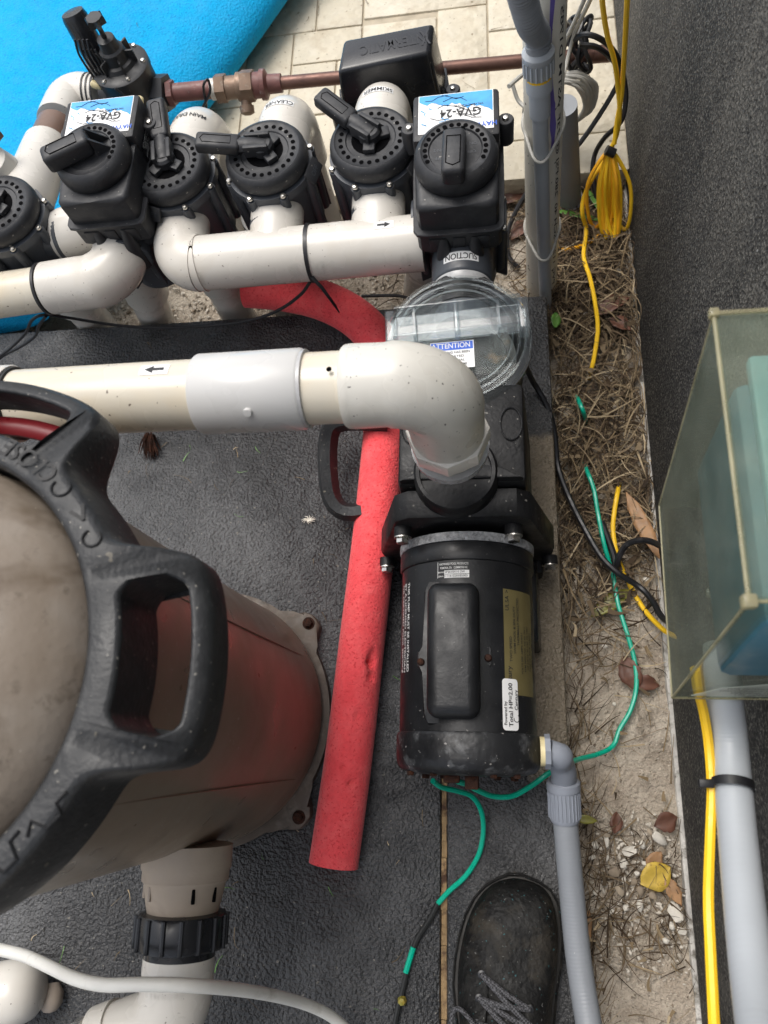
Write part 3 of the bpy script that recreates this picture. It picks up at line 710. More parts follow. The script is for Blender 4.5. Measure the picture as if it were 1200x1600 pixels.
tx.build('lettering', 'ink_pale', pump, smooth=0)
for i, (y_, t_) in enumerate(((.1885, 'SP2610X10 2W'), (.1838, '21111610250/85003'))):
    b_ = MB(); patch(b_, .029, .0042, onmA(y_, -5.5, .0006), 4, 1); b_ = b_.build('serial_strip', 'paper', pump)
    t2 = MB(); lettering(t2, t_, .0036, onmA(y_, -7, .0009)); t2.build('lettering', 'ink', b_, smooth=0)
tx = MB()
for t_, th in (('THIS PUMP MUST BE INSTALLED', -56), ('BY A LICENSED ELECTRICIAN', -62), ('OR CERTIFIED POOL SERVICE', -68)):
    lettering(tx, t_, .0068, (lambda th: (lambda u, v: onm(.148, th, .0006, 'ax')(-u, v)))(th), .105)
tx.build('lettering', 'ink_pale', pump, smooth=0)
MB().lathe([(.006, 0), (.005, .0005)], onm(.1, -50, .0, 'ax')(0, 0), V((-.7, 0, .7)), 8)
# conduit hub on the right of the end cap
hub = MB().lathe([(.016, 0), (.016, .006)], mo + V((.0815, .012, .02)), X_, 24).build('conduit_hub', 'amber', pump)

# seal plate and volute
def sec(pts): return [(x, z) for x, z in pts]
fp = [(-.115, .035), (.11, .035), (.112, .085), (.078, .222), (.062, .236), (-.062, .236), (-.08, .222), (-.117, .085)]
oo = V((XM, 0, 0))
MB().prism(fp, oo, X_, Z_, -Y_, -.296, -.262, .005).build('seal_plate', 'volute', pump)
fp2 = [(-.108, .05), (.104, .05), (.105, .09), (.07, .205), (-.072, .205), (-.11, .09)]
for bx_, bz_, by_ in ((-.072, .204, .262), (.058, .204, .262), (-.112, .062, .262), (.107, .062, .262)):
    MB().lathe([(.0105, 0), (.0105, .012)], V((XM + bx_, by_, bz_ - .002)), -Y_, 16).build('bolt_boss', 'volute', pump)
    bolt('bolt', V((XM + bx_, by_ - .012, bz_ - .002)), -Y_, pump, .0078, .008)
MB().box((XM, .272, .222), (.06, .018, .02), bev=.003).build('plate_rib', 'volute', pump)
# volute body: tapered block with a raised deck
q = []
for z, wx, y0, y1 in ((.03, .088, .296, .44), (.245, .073, .300, .425)):
    q += [(XM - wx, y0, z), (XM + wx, y0, z), (XM + wx, y1, z), (XM - wx, y1, z)]
vol = MB().hexa([V(p) for p in q], .006).build('volute', 'volute', pump)
MB().prism([(-.07, .302), (.07, .302), (.045, .316), (0, .324), (-.045, .316)][::-1], oo, X_, Y_, Z_, .238, .256, .003).build('deck_rib', 'volute', vol)
dk = [(-.071, .328), (-.04, .316), (.04, .316), (.071, .328), (.071, .42), (-.071, .42)]
for sx in (-1, 1):
    c_ = V((XM + sx * .058, .372, .247))
    MB().tube([c_ + V((.0165 * math.cos(t) * .75, .0165 * math.sin(t) * 1.25, 0)) for t in [2 * PI * i / 28 for i in range(28)]], .0009, 6, closed=True).build('moulded_oval', 'volute', vol)
MB().lathe([(.049, .236), (.048, .255), (.045, .259), (.041, .259), (.040, .253)], (XM - .006, .311, 0), Z_, 48).build('discharge_port', 'volute', pump)
# strainer housing, lid
LC = V((XM - .003, .486, 0))
MB().lathe([(.07, .02), (.078, .03), (.0805, .2), (.0835, .215), (.0835, .234), (.079, .236), (.076, .225), (.072, .05), (0, .048)], LC, Z_, 72).build('strainer_housing', 'volute', pump)
MB().hexa([V(p) for p in ((XM - .07, .42, .03), (XM + .07, .42, .03), (XM + .06, .47, .03), (XM - .06, .47, .03), (XM - .068, .42, .225), (XM + .068, .42, .225), (XM + .06, .46, .21), (XM - .06, .46, .21))], .006).build('neck', 'volute', pump)
bk = MB().lathe([(.062, .19), (.06, .185), (.05, .07), (0, .068)], LC, Z_, 40)
for k in range(20):
    a = 2 * PI * k / 20
    bk.tube([LC + V((.0625 * math.cos(a), .0625 * math.sin(a), .19)), LC + V((.0525 * math.cos(a), .0525 * math.sin(a), .07))], .0016, 6)
bk.lathe([(.060, .186), (.071, .190), (.071, .196), (.060, .194)], LC, Z_, 40, closed=True)
bk.build('strainer_basket', 'basket', pump)
lid = MB().lathe([(.087, .236), (.0885, .24), (.0885, .252), (.085, .2565), (.078, .2565), (.075, .252), (.071, .252), (.069, .258), (.064, .260), (.061, .256), (.055, .257), (.03, .2605), (0, .2615)], LC, Z_, 96)
lid = lid.build('strainer_lid', 'clear_lid', pump)
for rr in (.082, .0745, .066):
    MB().lathe([(rr - .0012, .2535), (rr + .0012, .2535), (rr, .2565)], LC, Z_, 80, closed=True).build('lid_ridge', 'clear_rim', lid)
MB().lathe([(.0885, .228), (.0895, .23), (.0895, .236), (.08, .237), (.08, .228)], LC, Z_, 72, closed=True).build('lid_gasket', 'black_gloss', pump)
hb = MB()
rh = Matrix.Rotation(math.radians(3), 3, 'Z')
for dy in (-.019, .019):
    hb.box(LC + V((0, .012 + dy, .272)), (.150, .003, .022), rh, bev=.0008)
hb.box(LC + V((0, .012, .262)), (.15, .036, .0015), rh)
for sx in (-1, 1):
    hb.box(LC + rh @ V((sx * .079, .012, .263)), (.013, .044, .024), rh, bev=.003, seg=3)
    hb.box(LC + rh @ V((sx * .05, .012, .266)), (.003, .038, .022), rh)
hb.box(LC + V((0, .012, .268)), (.006, .046, .028), rh, bev=.002)
hb.build('lid_handle', 'clear_rim', pump)
st = MB(); sc = V((XM - .009, .4565, .2628))
rs = Matrix.Rotation(math.radians(2), 3, 'Z')
def onl(lift, dx=0, dy=0): return lambda u, v: sc + rs @ V((u + dx, v + dy, lift))
patch(st, .052, .036, onl(0), 1, 1); st = st.build('caution_sticker', 'paper', pump)
b_ = MB(); patch(b_, .050, .0105, onl(.0004, 0, .0118), 1, 1); b_ = b_.build('header_band', 'blue_ink', st)
t_ = MB(); lettering(t_, 'ATTENTION', .0098, onl(.0008, -.001, .0118), .046); t_.build('lettering', 'ink_pale', b_, smooth=0)
t_ = MB()
for i, s_ in enumerate(('LID O-RING HAS BEEN', 'LUBRICATED.', 'ADDITIONAL', 'LUBRICANT IN TIME')):
    lettering(t_, s_, .0042, onl(.0005, .0, .003 - i * .0053), (.042, .03, .03, .034)[i])
t_.build('lettering', 'ink', st, smooth=0)
# feet
MB().box((XM, .275, .018), (.20, .06, .036), bev=.004).build('foot', 'volute', pump)
MB().hexa([V(p) for p in ((XM - .07, .14, .001), (XM + .095, .14, .001), (XM + .095, .262, .001), (XM - .07, .262, .001), (XM - .06, .15, .05), (XM + .09, .15, .05), (XM + .09, .262, .05), (XM - .06, .262, .05))], .005).build('motor_foot', 'black_gloss', pump)
MB().tube([(XM, .55, .2), (XM, .585, .2)], .043, 40).build('suction_port', 'volute', pump)

# ================================================================== discharge pipe
ZD = .478
E0 = V((-.049, .306, ZD)); pL = at(180, 627, ZD); dx_ = (V((pL.x, pL.y, ZD)) - V((-.10, .3035, ZD))).normalized()
dp = thing('discharge_pipe', 'long cream pipe with grey coupling and white elbow above the pump', 'pipe', (-.2, .305, 0))
def al(s_): return E0 + dx_ * s_
def pxs(px, py): p = at(px, py, ZD); return (p - E0).dot(dx_)
s_c0, s_c1, s_h0 = pxs(478, 600), pxs(315, 612), pxs(540, 595)
MB().tube([al(.06), al(1.1)], .0315, 48).build('pipe', 'pvc_yellow', dp)
cp = MB().lathe([(.0312, s_c0), (.0345, s_c0), (.0358, s_c0 + .002), (.0358, s_c1 - .002), (.0345, s_c1), (.0312, s_c1)], E0, dx_, 48).build('coupling', 'pvc_grey', dp)
MB().lathe([(.004, 0), (.0035, .003), (0, .0032)], al((s_c0 + s_c1) / 2 - .005) + V((0, -.0295, .0205)), V((0, -.8, .6)), 12).build('plug', 'pvc_grey', cp)
MB().lathe([(.0312, s_c0 - .0035), (.0345, s_c0 - .003), (.0345, s_c0 + .001)], E0, dx_, 48).build('cement_bead', 'cement', cp)
r0 = .046
ep = [al(s_h0), al(s_h0 - .002), al(.075), al(r0)] + [E0 + dx_ * r0 * (1 - math.sin(t)) * 1 - Z_ * r0 * (1 - math.cos(t)) for t in [PI / 2 * i / 14 for i in range(1, 15)]]
ep = ep + [E0 - Z_ * (r0 + .02), E0 - Z_ * (r0 + .052)]
er = [.0345, .0362, .0368, .0362] + [.0375] * 14 + [.0368, .0365]
eb = MB().tube(ep, er, 56).build('elbow', 'pvc_ivory', dp)
MB().lathe([(.0369, .0002), (.0369, .0009)], al(.0735), dx_, 48, closed=False).build('hub_seam', 'pvc_ivory', eb)
MB().lathe([(.0024, 0), (.002, .0006), (0, .0006)], al(.088) + V((0, -.002, .0362)), Z_, 12).build('pin_hole_shade', 'hole_shade', eb)  # flat dark disc, the opening's shade is only its colour
hx = [(.0415 * math.cos(math.radians(a)), .0415 * math.sin(math.radians(a))) for a in range(0, 360, 45)]
MB().prism(hx, E0 - Z_ * (r0 + .072), X_, Y_, Z_, 0, .022, .002).build('adapter', 'pvc', dp)
MB().lathe([(.033, -.02), (.034, 0)], E0 - Z_ * (r0 + .074), Z_, 40).build('thread', 'pvc_yellow', dp)
MB().lathe([(.039, -.026), (.040, -.013)], E0 - Z_ * (r0 + .074), Z_, 40).build('thread_collar', 'cement', dp)
# left fitting
s_l = pxs(32, 612)
MB().lathe([(.0312, s_l), (.0352, s_l), (.0362, s_l + .002), (.0362, s_l + .2)], E0, dx_, 48).build('hub', 'pvc', dp)
MB().lathe([(.0310, s_l - .004), (.0338, s_l - .003), (.0338, s_l + .001)], E0, dx_, 48).build('cement_bead', 'grn_end', dp)
def sticker_arrow(par, o, ax, r, s0, th, right=True, w_=.027, h_=.0125):
    fnn = on_cyl(o, ax, Z_, r, s0, th, 'ax')
    st = MB(); patch(st, w_, h_, fnn, 2, 6); st = st.build('flow_sticker', 'paper', par)
    f2 = on_cyl(o, ax, Z_, r + .0004, s0, th, 'ax'); k = 1
    a = MB(); sh = [(-.009, .0016), (.001, .0016), (.001, .0045), (.009, 0), (.001, -.0045), (.001, -.0016), (-.009, -.0016)]
    sh = [(x * w_ / .027, y * h_ / .0125) for x, y in sh]
    a.add([f2(x * k, y) for x, y in sh], [(0, 1, 5, 6), (2, 3, 4), ]); a.add([f2(0 + .001 * w_ / .027, 0)], []); a.build('arrow', 'ink', st, smooth=0)
sticker_arrow(dp, E0, dx_, .0319, pxs(265, 590), math.radians(20))

# ================================================================== suction manifold
ZV = .21
mA, mB_ = at(312, 412, ZV), at(655, 380, ZV)
md = (mB_ - mA).normalized(); mn = V((-md.y, md.x, 0))            # along, and away from the viewer
man = thing('suction_manifold', 'white tee pipe run with black cable tie feeding the suction valve', 'pipe', (mA.x + .15, mA.y, 0))
def ms(px, py): return (at(px, py, ZV) - mA).dot(md)
RF = .0372
sT, sE = ms(487, 395), ms(662, 380)
VX = {}                                                           # valve axes
V3, V4, V5 = V((-.442, .768, 0)), V((-.303, .772, 0)), V((-.158, .776, 0))
V6 = V((-.043, .684, 0))
b3, b4, b5 = [(V((p.x, p.y, ZV)) - mA).dot(md) for p in (V3, V4, V5)]
MB().tube([mA + md * s_ for s_ in (0.001, sT - .002)], RF, 48).build('tee', 'pvc', man)
MB().tube([mA + md * s_ for s_ in (sT + .001, sE)], RF, 48).build('tee', 'pvc', man)
for b in (b4, b5):
    o = MB().lathe([(RF - .002, 0), (RF - .001, .04), (RF, .044), (RF, .076), (RF - .002, .078)], mA + md * b, mn, 44)
    o.build('branch', 'pvc', man)
bend = mA + md * b3
el = [mA + md * .002, mA - md * .004] + [bend + md * .034 + mn * .034 - (mn * math.cos(t) + md * math.sin(t)) * .034 for t in [PI / 2 * i / 12 for i in range(13)]] + [bend + mn * .05, bend + mn * .078]
MB().tube(el, [RF - .001, RF] + [RF + .0015] * 13 + [RF, RF - .001], 48).build('elbow', 'pvc', man)
MB().lathe([(RF + .0004, -.0006), (RF + .0004, .0006)], mA, md, 48).build('seam', 'pvc_ivory', man)
tie = MB().lathe([(RF + .0003, sT - .0028), (RF + .0022, sT - .0028), (RF + .0022, sT + .0022), (RF + .0003, sT + .0022)], mA, md, 48, closed=True)
tie = tie.build('cable_tie', 'blackwire', man)
tp = mA + md * (sT + .002)
MB().tube([tp + V((0, -.038, .0)), tp + V((.012, -.048, -.012)), tp + V((.024, -.056, -.045)), tp + V((.027, -.058, -.06))], [.003, .0028, .0022, .0008], 6, flat=.4).build('tie_tail', 'blackwire', tie)
sticker_arrow(man, mA, md, RF + .0004, ms(606, 380), math.radians(-8), True, .026, .013)
for px_, s_ in ((322, 'LASCO'), (468, 'LASCO'), (508, 'LASCO'), (640, 'LASCO')):
    tx = MB(); f = on_cyl(mA, md, Z_, RF + .0004, ms(px_, 425), math.radians(72), 'around')
    lettering(tx, s_, .007, f); lettering(tx, 'PVC-I 2"', .005, (lambda f: (lambda u, v: f(u, v - .008)))(f)); tx.build('lettering', 'pvc_ivory', man, smooth=0)

# ================================================================== valves
def pin_ring(c, r, z, a0, a1, n, par, rr=.0026):
    mb = MB()
    for i in range(n):
        a = math.radians(a0 + (a1 - a0) * i / (n - 1))
        mb.lathe([(rr, 0), (rr, .0004)], V((c.x + r * math.cos(a), c.y + r * math.sin(a), z)), Z_, 10)  # flat dark discs: shade of the openings painted, nothing is sunk
    o = mb.build('pin_hole_shades', 'hole_shade', par, smooth=0); return o

def valve_body(par, c, ports, ztop=.258, zb=.145):
    b = MB().lathe([(.040, zb - .04), (.046, zb - .038), (.047, zb), (.053, zb + .004), (.054, ztop - .016), (.0605, ztop - .013), (.0605, ztop - .001), (.05, ztop)], c, Z_, 48)
    for k in range(8):
        a = math.radians(22.5 + 45 * k); d = V((math.cos(a), math.sin(a), 0))
        b.tube([c + d * .0555 + Z_ * (zb + .0), c + d * .0585 + Z_ * (ztop - .004)], .0072, 10)
        b.box(c + d * .0575 + Z_ * ((zb + ztop) / 2 - .012), (.016, .003, .09), Matrix.Rotation(a, 3, 'Z'))
    body = b.build('body', 'valve', par)
    for k in range(8):
        a = math.radians(22.5 + 45 * k); screw(c + V((.0605 * math.cos(a), .0605 * math.sin(a), ztop - .0005)), Z_, body, .0042)
    for d, L in ports:
        d = V(d).normalized(); o = c + Z_ * ZV
        MB().lathe([(.0335, .03), (.0335, .062), (.0362, .064), (.0362, L - .001), (.035, L)], o, d, 40).build('port', 'valve', par)
    return body

def lever(par, c, ang, zt, rise=.012, reach=.058, glen=.060):
    d = V((math.cos(ang), math.sin(ang), 0)); n = V((-d.y, d.x, 0)); z = Z_
    h = MB()
    h.lathe([(.015, 0), (.015, .010), (.012, .013), (.009, .013)], c + z * zt, Z_, 24)
    for sg in (-1, 1):                                             # fork
        h.box(c + d * .006 + n * sg * .0105 + z * (zt + .010), (.034, .006, .018), Matrix((d, n, z)).transposed(), .0015)
    P = [c + d * -.004 + z * (zt + .006), c + d * .014 + z * (zt + .010), c + d * .028 + z * (zt + rise * .9), c + d * .038 + z * (zt + rise)]
    h.tube(cr(P, 4), .0115, 12, flat=.75)
    slope = .18
    dd = (d + z * slope).normalized(); zz = dd.cross(n) * -1
    if zz.z < 0: zz = -zz
    R3_ = Matrix((dd, n, zz)).transposed()
    h.box(c + d * reach + z * (zt + rise + .004), (glen, .0255, .0175), R3_, .005, 3)
    o = h.build('lever', 'cap', par)
    mk = MB(); cc = c + d * (reach + .002) + z * (zt + rise + .004) + zz * .0091
    mk.tube([cc + dd * x * glen + n * y for x, y in ((-.32, -.006), (.30, -.006), (.36, 0), (.30, .006), (-.32, .006))], .0006, 5, closed=True)
    mk.build('grip_mark', 'hole_shade', o)
    return o

def diverter(c, label, ports, lev, tabang=None, tabtxt='OFF'):
    v = thing('diverter_valve', label, 'valve', (c.x, c.y, ZV - .1), 'black diverter valves on the white pipes')
    valve_body(v, c, ports)
    zt = .283
    cp_ = MB().lathe([(.054, .2585), (.0565, .262), (.0572, .268), (.0560, .276), (.0525, .2815), (.049, .283), (.0465, .2815), (.034, .2815), (.0325, .280), (0, .280)], c, Z_, 64).build('cap', 'cap', v)
    pin_ring(c, .0405, .2818, 0, 345, 24, cp_, .003)
    # flat dark disc round the stem, shade of the hollow put into its colour
    d = MB(); n = 24; a0 = lev + PI
    d.lathe([(.0, .0), (.026, 0), (.026, .0004), (0, .0004)], c + Z_ * .2802, Z_, 24); d.build('recess_shade_disc', 'hole_shade', cp_, smooth=0)
    b = MB()
    for sg in (-.9, .9):
        dd = V((math.cos(a0 + sg), math.sin(a0 + sg), 0)); b.box(c + dd * .017 + Z_ * .284, (.018, .016, .008), Matrix.Rotation(a0 + sg, 3, 'Z'), .002)
    b.build('stem_lobe', 'cap', cp_)
    lever(v, c, lev, zt)
    if tabang is not None:
        dd = V((math.cos(tabang), math.sin(tabang), 0)); n = V((-dd.y, dd.x, 0))
        cc = c + dd * .060 + Z_ * .262; up = (Z_ * .6 + dd * .8).normalized(); out = (dd * .6 - Z_ * .8).normalized(); nrm = up
        Rm = Matrix((n, out, n.cross(out))).transposed()
        tb = MB().box(cc + out * .008, (.034, .02, .004), Rm, .0015).build('tab', 'cap', v)
        nz = n.cross(out); nz = nz if nz.z > 0 else -nz
        t = MB(); lettering(t, tabtxt, .0095, lambda x, y: cc + out * (.009 - y) + n * x * (1 if True else -1) + nz * .0025); t.build('lettering', 'valve', tb, smooth=0)
    return v

FR, BK, LT, RT = (0, -1, 0), (0, 1, 0), (-1, 0, 0), (1, 0, 0)
diverter(V3, 'black valve with upright lever, in front of the MAIN DRAIN pipe', [(FR, .072), (BK, .075)], math.radians(100), math.radians(-115), 'INLET')
diverter(V4, 'black valve with lever pointing left, in front of the CLEANER pipe', [(FR, .075), (BK, .075)], math.radians(178), math.radians(-15))
diverter(V5, 'black valve with lever pointing up-left, in front of the SKIMMER pipe', [(FR, .075), (BK, .075)], math.radians(140), math.radians(-25))
V1 = V((-.692, .722, 0))
diverter(V1, 'black valve half cut off by the left edge of the picture', [(RT, .07), (LT, .08)], math.radians(200))

def actuated(c, label, knob, stick_ang=0, left=True):
    v = thing('actuated_valve', label, 'valve', (c.x, c.y, ZV - .1), 'motorised valves with blue and white sticker')
    ports = [(FR, .068), (LT, .062 if left else .08)]
    valve_body(v, c, ports, ztop=.227)
    zt = .352
    # housing
    out = [(-.050, -.050), (-.046, -.056), (-.036, -.058), (0, -.0585), (.036, -.058), (.046, -.056), (.050, -.050), (.051, .02), (.051, .100), (-.051, .100), (-.051, .02)]
    MB().prism(out, c, X_, Y_, Z_, .271, .315, .008, 3).build('housing', 'cap', v)
    out2 = [(x * 1.06, y * 1.06 if y < 0 else y) for x, y in out]
    MB().prism(out2, c, X_, Y_, Z_, .239, .2725, .003, 2).build('housing_skirt', 'cap', v)
    MB().prism([(x * 1.13, (y * 1.13 if y < 0 else y)) for x, y in out], c, X_, Y_, Z_, .2715, .2755, .001, 1).build('housing_lip', 'cap', v)
    for xr in (-.03, 0, .03): MB().box(c + V((xr, -.0615, .253)), (.016, .004, .022), None, .0015).build('housing_rib', 'cap', v)
    bx = MB().box(c + V((0, .068, .303)), (.106, .072, .05), bev=.004).build('motor_box', 'cap', v)
    ys_ = c + V((0, .0715, .3285))
    st = MB(); patch(st, .092, .060, lambda x, y: ys_ + V((x, y, 0)), 1, 1); st = st.build('sticker', 'paper', bx)
    bl = MB(); pts = [(-.045, .029), (.045, .029), (.045, -.002)]; random.seed(5)
    n = 18
    edge = [(.045 - .09 * i / n, -.004 + .024 * (i / n) ** .7 + random.uniform(-.004, .004) * (1 if 0 < i < n else 0)) for i in range(n + 1)]
    for (xa, ya), (xb, yb) in zip(edge, edge[1:]):
        bl.add([ys_ + V((xa, ya, .0003)), ys_ + V((xb, yb, .0003)), ys_ + V((xb, .029, .0003)), ys_ + V((xa, .029, .0003))], [(0, 1, 2, 3)])
    for k in range(14):
        x0, y0 = random.uniform(-.044, -.01), random.uniform(-.022, .015)
        bl.add([ys_ + V((x0, y0, .0003)), ys_ + V((x0 + random.uniform(.002, .01), y0 + random.uniform(-.006, .006), .0003)), ys_ + V((x0 + .001, y0 + .0016, .0003))], [(0, 1, 2)])
    bl.build('print', 'sky_ink', st, smooth=0)
    cr_ = MB()
    for k in range(9):
        x0, y0 = random.uniform(-.04, .01), random.uniform(-.01, .024)
        p = [ys_ + V((x0 + t * random.uniform(.01, .016), y0 + math.sin(t * 2 + k) * .004, .0006)) for t in (0, .7, 1.4, 2.1)]
        cr_.tube(p, .00035, 4)
    lettering(cr_, 'GVA-24', .0175, lambda x, y: ys_ + V((.006 - x, -.001 - y, .0006)), .05)
    lettering(cr_, 'VALVE ACTUATOR', .0042, lambda x, y: ys_ + V((.016 - x, .009 - y, .0006)))
    cr_.build('lettering', 'ink', st, smooth=0)
    lg = MB(); lettering(lg, 'HAYWARD', .0095, lambda x, y: ys_ + V((.026 - x, -.0225 - y, .0006))); lg.build('logo', 'blue_ink', st, smooth=0)
    for sx in (-1, 1):
        e = MB().lathe([(.0105, -.02), (.0105, .012), (.009, .014)], c + V((sx * .0605, .075, .293)), Z_, 20).build('ear', 'cap', v)
        MB().box(c + V((sx * .054, .075, .287)), (.014, .014, .03)).build('ear_web', 'cap', v)
        screw(c + V((sx * .0605, .075, .3075)), Z_, e, .0042)
    # dial
    dl_ = MB().lathe([(.046, .313), (.0505, .318), (.0512, .325), (.0500, .332), (.046, .3385), (.0415, .341), (.0395, .3395), (.0325, .3395), (.031, .3375), (0, .3375)], c + V((0, .004, 0)), Z_, 64).build('dial', 'cap', v)
    pin_ring(c + V((0, .004, 0)), .0362, .3398, -25, 205, 18, dl_, .0028)
    tx = MB()
    for i, (x, y, s_) in enumerate(((.019, .012, 'ON 1'), (.019, .0, 'OFF'), (-.019, .006, 'ON 2'), (-.019, -.006, 'OFF'))):
        lettering(tx, s_, .006, lambda u, w2: c + V((x - u, y - w2, .3379)))
    tx.build('lettering', 'valve', dl_, smooth=0)
    d = V((math.cos(knob), math.sin(knob), 0)); n_2 = V((-d.y, d.x, 0)); Rk = Matrix((d, n_2, Z_)).transposed()
    k = MB().box(c + d * .020 + Z_ * .353, (.064, .027, .026), Rk, .006, 3)
    for sg in (-1, 1):
        k.add([c + d * -.012 + n_2 * sg * .0125 + Z_ * .337, c + d * -.034 + n_2 * sg * .010 + Z_ * .337, c + d * -.012 + n_2 * sg * .0125 + Z_ * .365,
               c + d * -.012 + n_2 * sg * .008 + Z_ * .337, c + d * -.034 + n_2 * sg * .0085 + Z_ * .337, c + d * -.012 + n_2 * sg * .008 + Z_ * .365],
              [(0, 1, 2), (3, 5, 4), (0, 3, 4, 1), (1, 4, 5, 2), (0, 2, 5, 3)])
    k = k.build('knob', 'cap', v)
    mk = MB(); cc = c + d * .022 + Z_ * .3664
    mk.tube([cc + d * x + n_2 * y for x, y in ((-.02, -.008), (.018, -.008), (.022, 0), (.018, .008), (-.02, .008))], .0006, 5, closed=True); mk.build('grip_mark', 'hole_shade', k)
    # two screw columns on the front
    for sx in (-.020, .020):
        cl_ = MB().tube([c + V((sx, -.064, .192)), c + V((sx, -.066, .235)), c + V((sx, -.058, .262))], [.0105, .0105, .006], 14).build('screw_column', 'cap', v)
        screw(c + V((sx, -.0765, .212)), V((0, -1, .5)), cl_, .0045)
    lb = MB(); patch(lb, .04, .022, lambda x, y: c + V((.0535, .055 + x, .293 + y)), 1, 1); lb = lb.build('rating_label', 'black_gloss', bx)
    tx = MB()
    for i in range(5): lettering(tx, ('24 VAC 60HZ 0.75A', 'MODEL GVA-24', 'SERIAL 0611', 'ASSEMBLED IN CHINA', 'IP65')[i], .0038, lambda u, w2: c + V((.0539, .055 + u, .3005 - i * .0042 + w2)))
    tx.build('lettering', 'ink_pale', lb, smooth=0)
    return v
actuated(V6, 'motorised black valve with GVA-24 sticker, knob towards viewer, above the SUCTION label', math.radians(-92), left=True)
V2 = V((-.522, .740, 0))
actuated(V2, 'motorised black valve with GVA-24 sticker beside the cyan float, knob turned left', math.radians(205), left=True)

# suction stub into the pump
sp = thing('suction_stub', 'short grey pipe stub with white SUCTION label above the strainer lid', 'pipe', (XM, .6, .16))
so_ = V((XM + .001, V6.y, ZV - .004)); dn = V((0, -1, 0))
MB().lathe([(.0405, .05), (.0405, .092), (.039, .095), (.0355, .097), (.035, .16)], so_, dn, 44).build('hub', 'valve', sp)
MB().lathe([(.0358, .0955), (.0385, .0958), (.0372, .106), (.0352, .108)], so_, dn, 44).build('cement_bead', 'cement', sp)
f = on_cyl(so_, dn, Z_, .0408, .076, 0, 'around')
lb = MB(); patch(lb, .047, .0135, f, 10, 1); lb = lb.build('label', 'paper', sp)
f = on_cyl(so_, dn, Z_, .0412, .076, 0, 'around', 1)
tx = MB(); lettering(tx, 'SUCTION', .0125, f, .042); tx.build('lettering', 'ink', lb, smooth=0)

# ================================================================== risers behind the valves
def riser(c, word, label, yo=.096, strip=False):
    t = thing('riser_pipe', label, 'pipe', (c.x, c.y + yo + .05, -.08), 'white risers behind the valves')
    R_ = .052; r = .0395; yc = c.y + yo
    top = V((c.x, yc, ZV)); ctr = V((c.x, yc, ZV - R_))
    pth = [top + V((0, -.03, 0)), top] + [ctr + V((0, math.sin(a), math.cos(a))) * R_ for a in [PI / 2 * i / 12 for i in range(1, 13)]] + [V((c.x, yc + R_, ZV - R_ - .03)), V((c.x, yc + R_, ZV - R_ - .05))]
    MB().tube(pth, r, 44).build('elbow', 'pvc', t)
    MB().tube([(c.x, yc + R_, ZV - R_ - .045), (c.x, yc + R_, -.09)], .0315, 40).build('pipe', 'pvc_dull', t)
    def fn(phi0, lift):
        def f(u, v):                                       # u round the pipe, v along it; read from the far side
            th = u / (r + lift); a = phi0 + v / (R_ + r)
            rad = V((0, math.sin(a), math.cos(a)))
            return ctr + rad * (R_ + (r + lift) * math.cos(th)) + V((-1, 0, 0)) * (r + lift) * math.sin(th)
        return f
    if strip:
        b = MB(); patch(b, .046, .013, fn(math.radians(17), .0004), 10, 4); b.build('label_strip', 'paper', t)
    def g2(u, v): return fn(math.radians(24), .0008)(u, -v)
    tx = MB(); vs, fs = text2d(word, .0125)
    k = .044 / (max(x for x, y in vs) - min(x for x, y in vs))
    if word == 'MAIN DRAIN': k = .058 / (max(x for x, y in vs) - min(x for x, y in vs))
    tx.add([fn(math.radians(17), .0008)(x * k, -y) for x, y in vs], fs); tx.build('lettering', 'ink', t, smooth=0)
riser(V3, 'MAIN DRAIN', 'white riser pipe marked MAIN DRAIN behind the second valve')
riser(V4, 'CLEANER', 'white riser pipe marked CLEANER with a pinkish stain', strip=True)
riser(V5, 'SKIMMER', 'white riser pipe marked SKIMMER below the black box', strip=True)
# stand pipes under the valves, rising out of the soil bed
for i, (p, zt, lb) in enumerate(((at(250, 515, -.08), .13, 'white stand pipe with grey coupling under the left motorised valve'), (at(165, 522, -.08), .13, 'white stand pipe nearest the cyan float at the slab edge'),
                                 (at(375, 500, -.08), .16, 'white stand pipe under the elbow, beside the red noodle end'), (at(655, 447, -.08), .15, 'white stand pipe behind the strainer lid'),
                                 (at(440, 470, -.08), .15, 'white stand pipe just behind the bend of the red noodle'))):
    t = thing('stand_pipe', lb, 'pipe', (p.x, p.y, -.09), 'white stand pipes rising from the soil')
    q = V((p.x, p.y, 0)); top = q + V((.0, -.0, zt))
    tgt = (V2, V1, V3, V6, V4)[i]
    lean = V(((tgt.x - p.x) * .5, min(.02, (tgt.y - p.y) * .5), 0))
    MB().tube([q + V((0, 0, -.095)), top + lean], .0305, 36).build('pipe', 'pvc', t)
    MB().tube([q + V((0, 0, .03)) + lean * .6, top + lean], .0365, 36).build('coupling', 'pvc_ivory', t)

